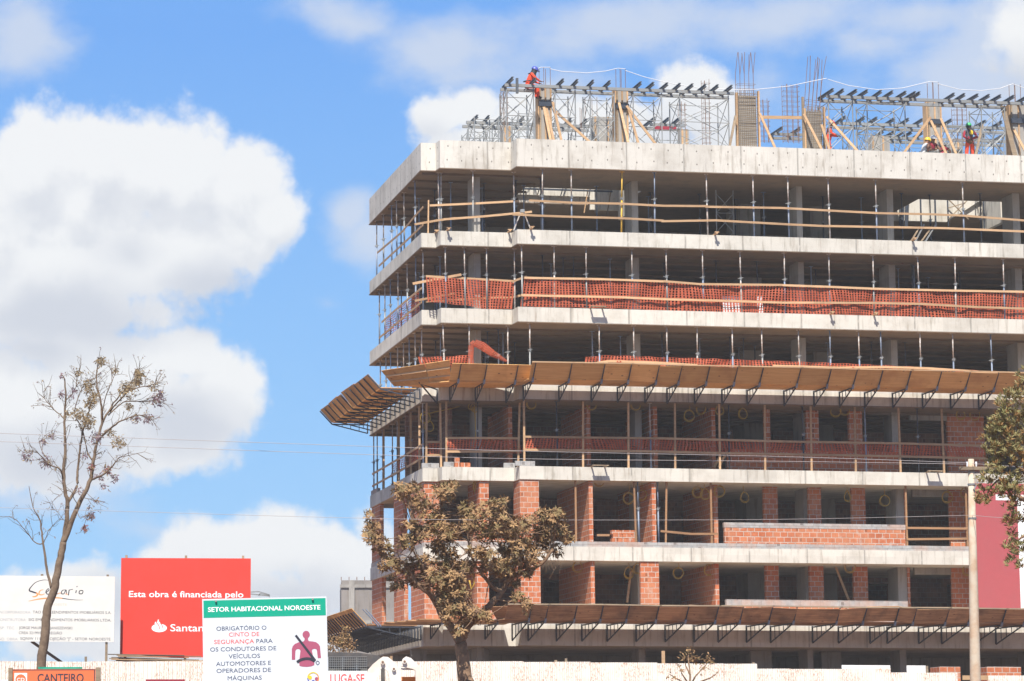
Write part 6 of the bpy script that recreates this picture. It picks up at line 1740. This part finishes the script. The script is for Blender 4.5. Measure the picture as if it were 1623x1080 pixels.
def bare_tree():
    Y = 74.0; q = .2963; r = random.Random(5)
    base = PW(64, 1062, Y); base.z = ground_z(base.x, Y)
    t = thing('bare_tree', 'tall slender nearly bare tree with sparse purple and tan leaves at the left', 'tree', Matrix.Translation(base))
    def C(x, y, dy=0.0): return PW(x * q, 540 + y * q, Y + dy) - base
    def Pp(x, y, dy=0.0): return PW(x, y, Y + dy) - base
    mb = MB()
    main = [(0.02, 0, -.2), Pp(65, 1058), Pp(70, 1021), Pp(72, 990), Pp(76, 962), Pp(85.5, 937), Pp(89.6, 913), Pp(96, 884), C(338, 1080)]
    limb(mb, main, .125, .085, 9, .01, r)
    nodes = []
    def br(pts, r0, r1, tw=0, f=C):
        o = limb(mb, [f(*p) for p in pts], r0, r1, 6, .012, r); nodes.append((o, tw)); return o
    br([(335, 1090), (355, 980), (360, 860), (346, 800), (340, 700), (350, 580), (345, 440), (350, 300), (345, 210), (325, 178)], .07, .012, 10)
    br([(338, 1085), (385, 965), (420, 880), (460, 800), (490, 720), (500, 640), (520, 540), (545, 440), (540, 330), (520, 250), (515, 170), (530, 100)], .075, .01, 12)
    br([(545, 440, 0), (580, 380, .2), (640, 290, .3), (720, 200, .4), (745, 150, .4)], .03, .007, 8)
    br([(520, 540, 0), (590, 470, -.3), (650, 430, -.5), (740, 400, -.6), (815, 425, -.6)], .03, .007, 8)
    br([(490, 745, 0), (560, 712, -.3), (620, 650, -.4), (640, 625, -.4), (735, 605, -.5)], .026, .006, 6)
    br([(580, 400, .2), (660, 330, .4), (760, 325, .6), (850, 320, .6)], .02, .006, 8)
    br([(590, 380, .2), (690, 270, -.2), (800, 240, -.4), (840, 225, -.4)], .02, .006, 8)
    br([(545, 430, 0), (560, 320, -.3), (600, 220, -.4), (620, 160, -.4)], .018, .005, 6)
    br([(340, 745, 0), (320, 690, -.2), (260, 660, -.3), (200, 600, -.4), (130, 600, -.4)], .025, .006, 8)
    br([(270, 660, -.2), (225, 590, -.1), (215, 540, 0), (285, 510, 0)], .012, .005, 4)
    br([(348, 420, 0), (290, 370, .3), (245, 320, .4), (230, 270, .4)], .016, .005, 6)
    br([(360, 870, 0), (410, 780, .3), (415, 700, .4), (430, 560, .5), (450, 460, .5), (480, 360, .5), (500, 300, .5)], .04, .008, 10)
    br([(500, 650, 0), (470, 600, .3), (440, 480, .4), (400, 380, .4), (440, 250, .4), (480, 210, .4)], .022, .006, 8)
    br([(350, 320, 0), (400, 270, -.2), (420, 180, -.2)], .012, .005, 5)
    br([(420, 890, 0), (400, 850, -.2), (370, 800, -.3), (330, 820, -.3), (290, 850, -.3)], .012, .004, 3)
    br([(440, 840, 0), (480, 850, -.3), (520, 860, -.3)], .01, .004, 3); br([(410, 900, 0), (430, 950, -.3), (470, 930, -.4), (445, 1000, -.4)], .01, .004, 3)
    # second small stem
    br([(81.5, 933), (74, 901), (69.5, 868), (66, 845), (63.7, 825), (53, 804), (46, 771)], .04, .008, 3, Pp)
    br([(68, 862), (56, 860), (38.5, 839), (25, 824), (15, 818.5)], .018, .005, 4, Pp); br([(69, 862), (71, 857), (78.5, 839), (97, 820)], .014, .004, 3, Pp)
    br([(340, 960), (300, 910), (285, 905)], .008, .003, 2)
    # twigs
    tips = []
    for o, n in nodes:
        for k in range(int(n * 2.6)):
            i = r.randint(len(o) // 3, len(o) - 1); p = o[i]; d = (o[min(i + 1, len(o) - 1)] - o[max(i - 1, 0)]).normalized()
            d = (d * .8 + rdir(r) * .9 + Vector((0, 0, .25))).normalized(); L = r.uniform(.2, .55)
            m = p + d * L * .5 + rdir(r) * .04; e = m + (d + rdir(r) * .6 + Vector((0, 0, .1))).normalized() * L * .5
            mb.tube([p, m, e], [.007, .005, .003], 4, False); tips.append(e)
            if r.random() < .7:
                e2 = m + (rdir(r) + d * .5).normalized() * L * .45; mb.tube([m, e2], [.004, .0025], 3, False); tips.append(e2)
    mb.build('trunk', M_bark, t, True)
    V_, F_, I_ = [], [], []
    cl = [(840, 310, 45, 0, 110), (860, 280, 25, 0, 30), (790, 410, 32, 0, 60), (725, 412, 28, 0, 45), (515, 520, 42, 0, 80), (575, 690, 26, 2, 75), (490, 675, 28, 2, 50), (330, 282, 20, 0, 30), (395, 262, 18, 0, 25), (385, 298, 14, 0, 14), (140, 612, 36, 0, 55), (250, 645, 42, 0, 70), (235, 540, 20, 0, 25), (280, 512, 22, 0, 25), (450, 612, 22, 0, 25), (610, 732, 25, 0, 30), (485, 940, 27, 0, 60), (455, 1002, 24, 2, 40), (525, 725, 25, 0, 30), (515, 860, 14, 0, 10), (480, 890, 14, 0, 10), (420, 800, 25, 0, 20),
          (540, 110, 30, 1, 40), (745, 175, 28, 1, 55), (735, 215, 25, 1, 40), (680, 260, 55, 1, 90), (470, 245, 38, 1, 55), (470, 430, 48, 1, 75), (420, 390, 40, 1, 40), (635, 540, 40, 1, 50), (690, 350, 20, 1, 18), (480, 330, 35, 1, 40), (620, 160, 16, 1, 14), (820, 240, 30, 1, 25), (420, 170, 20, 1, 14), (330, 185, 18, 0, 12), (500, 300, 40, 1, 35), (370, 390, 25, 1, 16), (570, 790, 14, 0, 8), (550, 780, 20, 0, 12), (590, 490, 25, 1, 18)]
    for x, y, rad, m, n in cl:
        for k in range(int(n * (1.5 if m != 1 else 3.2))):
            a = rdir(r) * rad * (r.random() ** .5); p = C(x + a.x, y + a.y, a.z * .008 + r.uniform(-.15, .15)) + Vector((0, r.uniform(-.2, .2), 0))
            leaf(F_, V_, p, rdir(r) + Vector((0, 0, -.6)), rdir(r), r.uniform(.05, .12), r.uniform(.022, .042), .3); I_ += [m if r.random() < .8 else 1] * 4
    for e in tips:
        if r.random() < .5:
            for k in range(r.randint(2, 5)):
                leaf(F_, V_, e + rdir(r) * .03, rdir(r) + Vector((0, 0, -.4)), rdir(r), r.uniform(.04, .08), r.uniform(.015, .03), .3); I_ += [1 if r.random() < .7 else 0] * 4
    crown('crown', V_, F_, [M_lpur, M_ltan, M_lred], I_, t)
bare_tree()


def olive_tree():
    Y = 50.0; r = random.Random(9)
    base = PW(1692, 1150, Y); base.z = ground_z(base.x, Y)
    t = thing('olive_leaf_tree', 'bushy tree with narrow olive leaves reaching in from the right edge', 'tree', Matrix.Translation(base))
    def C(x, y, dy=0.0): return PW(x, y, Y + dy) - base
    mb = MB()
    limb(mb, [(0, 0, -.2), C(1694, 1080), C(1685, 980), C(1690, 900), C(1680, 820)], .16, .10, 10, .01, r)
    for pts in (((1680, 830), (1650, 770), (1615, 720), (1590, 690)), ((1685, 820), (1690, 720), (1670, 640), (1640, 610)), ((1665, 800), (1620, 790), (1585, 760), (1560, 790)), ((1690, 900), (1650, 860), (1625, 850), (1605, 865)), ((1655, 780), (1620, 745), (1600, 735)), ((1690, 800), (1730, 740), (1740, 680))):
        limb(mb, [C(x, y, r.uniform(-.4, .4)) for x, y in pts], .05, .008, 6, .01, r)
    mb.build('trunk', M_bark2, t, True)
    bl = [(1605, 640, 32, 24, 90), (1622, 620, 22, 20, 50), (1592, 665, 25, 25, 70), (1575, 678, 20, 16, 40), (1590, 700, 28, 28, 75), (1566, 692, 14, 10, 18), (1620, 690, 35, 40, 120), (1572, 715, 16, 22, 38), (1600, 735, 32, 28, 75), (1575, 745, 18, 20, 38), (1562, 757, 14, 10, 16), (1560, 770, 14, 12, 20), (1585, 770, 22, 14, 30), (1612, 775, 32, 22, 75), (1600, 765, 20, 15, 40), (1625, 800, 30, 26, 70), (1600, 795, 18, 14, 26), (1556, 792, 14, 8, 20), (1550, 786, 8, 8, 8), (1568, 790, 8, 8, 8), (1612, 820, 16, 12, 22),
          (1598, 828, 11, 9, 16), (1604, 840, 8, 10, 11), (1612, 855, 12, 12, 18), (1598, 862, 9, 8, 12), (1606, 875, 12, 10, 17), (1602, 890, 10, 7, 11), (1618, 895, 9, 8, 11), (1622, 870, 10, 12, 14),
          (1665, 660, 50, 60, 190), (1670, 740, 50, 50, 150), (1660, 810, 40, 40, 90), (1720, 700, 50, 70, 120), (1650, 600, 40, 30, 90)]
    V_, F_, I_ = [], [], []
    for x, y, rx, ry, n in bl:
        for k in range(int(n * .82)):
            while True:
                a, b2, c = r.uniform(-1, 1), r.uniform(-1, 1), r.uniform(-1, 1)
                if a * a + b2 * b2 + c * c < 1: break
            p = C(x + a * rx, y + b2 * ry, c * rx * .012)
            ax = (Vector((a * .9, c * .9, -b2 * .5 + .75)) + rdir(r) * .4).normalized()
            m = 0 if r.random() < .70 else 1
            s1 = ax.cross(Vector((.3, .2, 1))).normalized(); s2 = ax.cross(s1); nl = r.randint(6, 9)
            for j in range(nl):
                an = j / nl * 6.283 + r.uniform(-.4, .4)
                d = (s1 * math.cos(an) + s2 * math.sin(an)) * r.uniform(.35, .9) + ax * r.uniform(.5, 1.0)
                leaf(F_, V_, p - ax * r.uniform(0, .05), d, ax, r.uniform(.07, .12), r.uniform(.018, .028), r.uniform(-.1, .35)); I_ += [m if r.random() < .9 else 1 - m] * 4
    crown('crown', V_, F_, [M_lol, M_lol2], I_, t)
olive_tree()


def shrub(label, Y, px, py_base, stems, clusters, seed, leafm, nm='dry_shrub', ln=(.08, .14)):
    r = random.Random(seed); base = PW(px, py_base, Y); base.z = ground_z(base.x, Y)
    t = thing(nm, label, 'shrub', Matrix.Translation(base)); mb = MB()
    for s in stems:
        limb(mb, [PW(x, y, Y + r.uniform(-.2, .2)) - base for x, y in s], .028, .006, 5, .008, r)
    mb.bar((0, 0, -.05), PW(stems[0][0][0], stems[0][0][1], Y) - base, .05, .05); mb.build('stem', M_bark2, t)
    V_, F_, I_ = [], [], []
    for x, y, rad, n in clusters:
        for k in range(n):
            a = rdir(r) * rad * r.random() ** .5; p = PW(x + a.x, y + a.y, Y + a.z * .012) - base
            leaf(F_, V_, p, rdir(r) + Vector((0, 0, .2)), rdir(r), r.uniform(*ln), r.uniform(.025, .045), .5); I_ += [0 if r.random() < .8 else 1] * 4
    crown('foliage', V_, F_, [leafm, M_ldust2], I_, t)
shrub('small dry shrub with curled brown leaves in front of the white hoarding', 78, 1096, 1085, [[(1094, 1085), (1093, 1060), (1091, 1040), (1093, 1030)], [(1096, 1085), (1104, 1070), (1118, 1055), (1125, 1046)], [(1092, 1085), (1082, 1070), (1077, 1058)], [(1090, 1085), (1072, 1076), (1060, 1068)], [(1098, 1085), (1125, 1075), (1138, 1066)], [(1094, 1070), (1087, 1055), (1084, 1045)]],
      [(1093, 1040, 13, 46), (1092, 1032, 6, 14), (1084, 1042, 8, 16), (1105, 1046, 9, 20), (1122, 1046, 10, 26), (1130, 1047, 5, 8), (1118, 1055, 8, 12), (1075, 1058, 6, 8), (1060, 1070, 6, 9), (1068, 1076, 6, 8), (1080, 1062, 6, 8), (1132, 1070, 5, 4), (1112, 1064, 7, 6)], 31, M_ldust)
shrub('dense dry brown bush behind the dark cab roof', 84, 545, 1060, [[(545, 1055), (545, 1030), (540, 1010)], [(548, 1055), (556, 1025), (558, 1010)], [(542, 1055), (530, 1030), (526, 1015)]],
      [(530, 1022, 13, 130), (545, 1012, 13, 140), (543, 1028, 15, 140), (556, 1025, 11, 100), (522, 1030, 9, 60), (560, 1038, 8, 40), (548, 1000, 8, 40), (515, 1025, 9, 40)], 33, M_ldust, ln=(.07, .12))

# ------------------------------------------------------------------ far things
def far():
    Y = 240.0; a = PW(541, 985, Y); z1 = PW(541, 920, Y).z; w = PW(640, 950, Y).x - a.x
    t = thing('distant_building', 'far grey-brown apartment block under construction, left of the main block', 'building', Matrix.Translation((a.x, Y, ground_z(0, 2000))))
    H = z1 - ground_z(0, 2000)
    MB().box(0, w, 0, 14, 0, H).build('wall', M_far, t)
    k = 0
    for i in range(5):
        MB().box(-.12, w, -.14, -.002, H - .6 - i * 2.9, H - .35 - i * 2.9).build('slab_edge', M_conc_d, t)
    x = PW(557, 950, Y).x - a.x; MB().box(x - .2, x + .25, -.2, -.145, 0, H).build('shaft_gap', M_conc_d, t)
    for i in range(9):
        x = w * i / 8; MB().box(x - .03, x + .03, .1, .16, H + .002, H + .28).build('rebar_post', M_rust, t)
    Y = 180.0; a = PW(394, 950, Y)
    t = thing('steel_frame_roof', 'faint thin steel frame far behind the red billboard', 'steel frame', Matrix.Translation((a.x, Y, ground_z(0, 2000))))
    g = a.z - ground_z(0, 2000); s = Y / F
    for x0, y0, x1, y1 in ((0, 939, 16, 938), (16, 938, 33, 943), (0, 941.5, 33, 945), (16, 945, 18, 941), (18, 941, 33, 944), (0, 939, 0, 950), (33, 943, 33, 950)):
        MB().bar((x0 * s, 0, g + (950 - y0) * s), (x1 * s, 0, g + (950 - y1) * s), .06, .06).build('rod', M_galv, t)
    for x0 in (0, 33):
        MB().box(x0 * s - .05, x0 * s + .05, -.05, .05, 0, g).build('post', M_galv, t)
far()

def haze():
    m = bpy.data.materials.new('dusty_air'); m.use_nodes = True; t = NT(m.node_tree)
    for nd in list(m.node_tree.nodes):
        if nd.type == 'BSDF_PRINCIPLED': m.node_tree.nodes.remove(nd)
    v = t.n('ShaderNodeVolumePrincipled'); v.inputs['Color'].default_value = (1.0, .955, .92, 1); v.inputs['Density'].default_value = .00042; v.inputs['Anisotropy'].default_value = 0.0
    m.node_tree.links.new(v.outputs[0], m.node_tree.nodes['Material Output'].inputs['Volume'])
    o = MB().box(-520, 620, -320, 920, -2.6, 32).build('haze', m); o['kind'] = 'stuff'
haze()
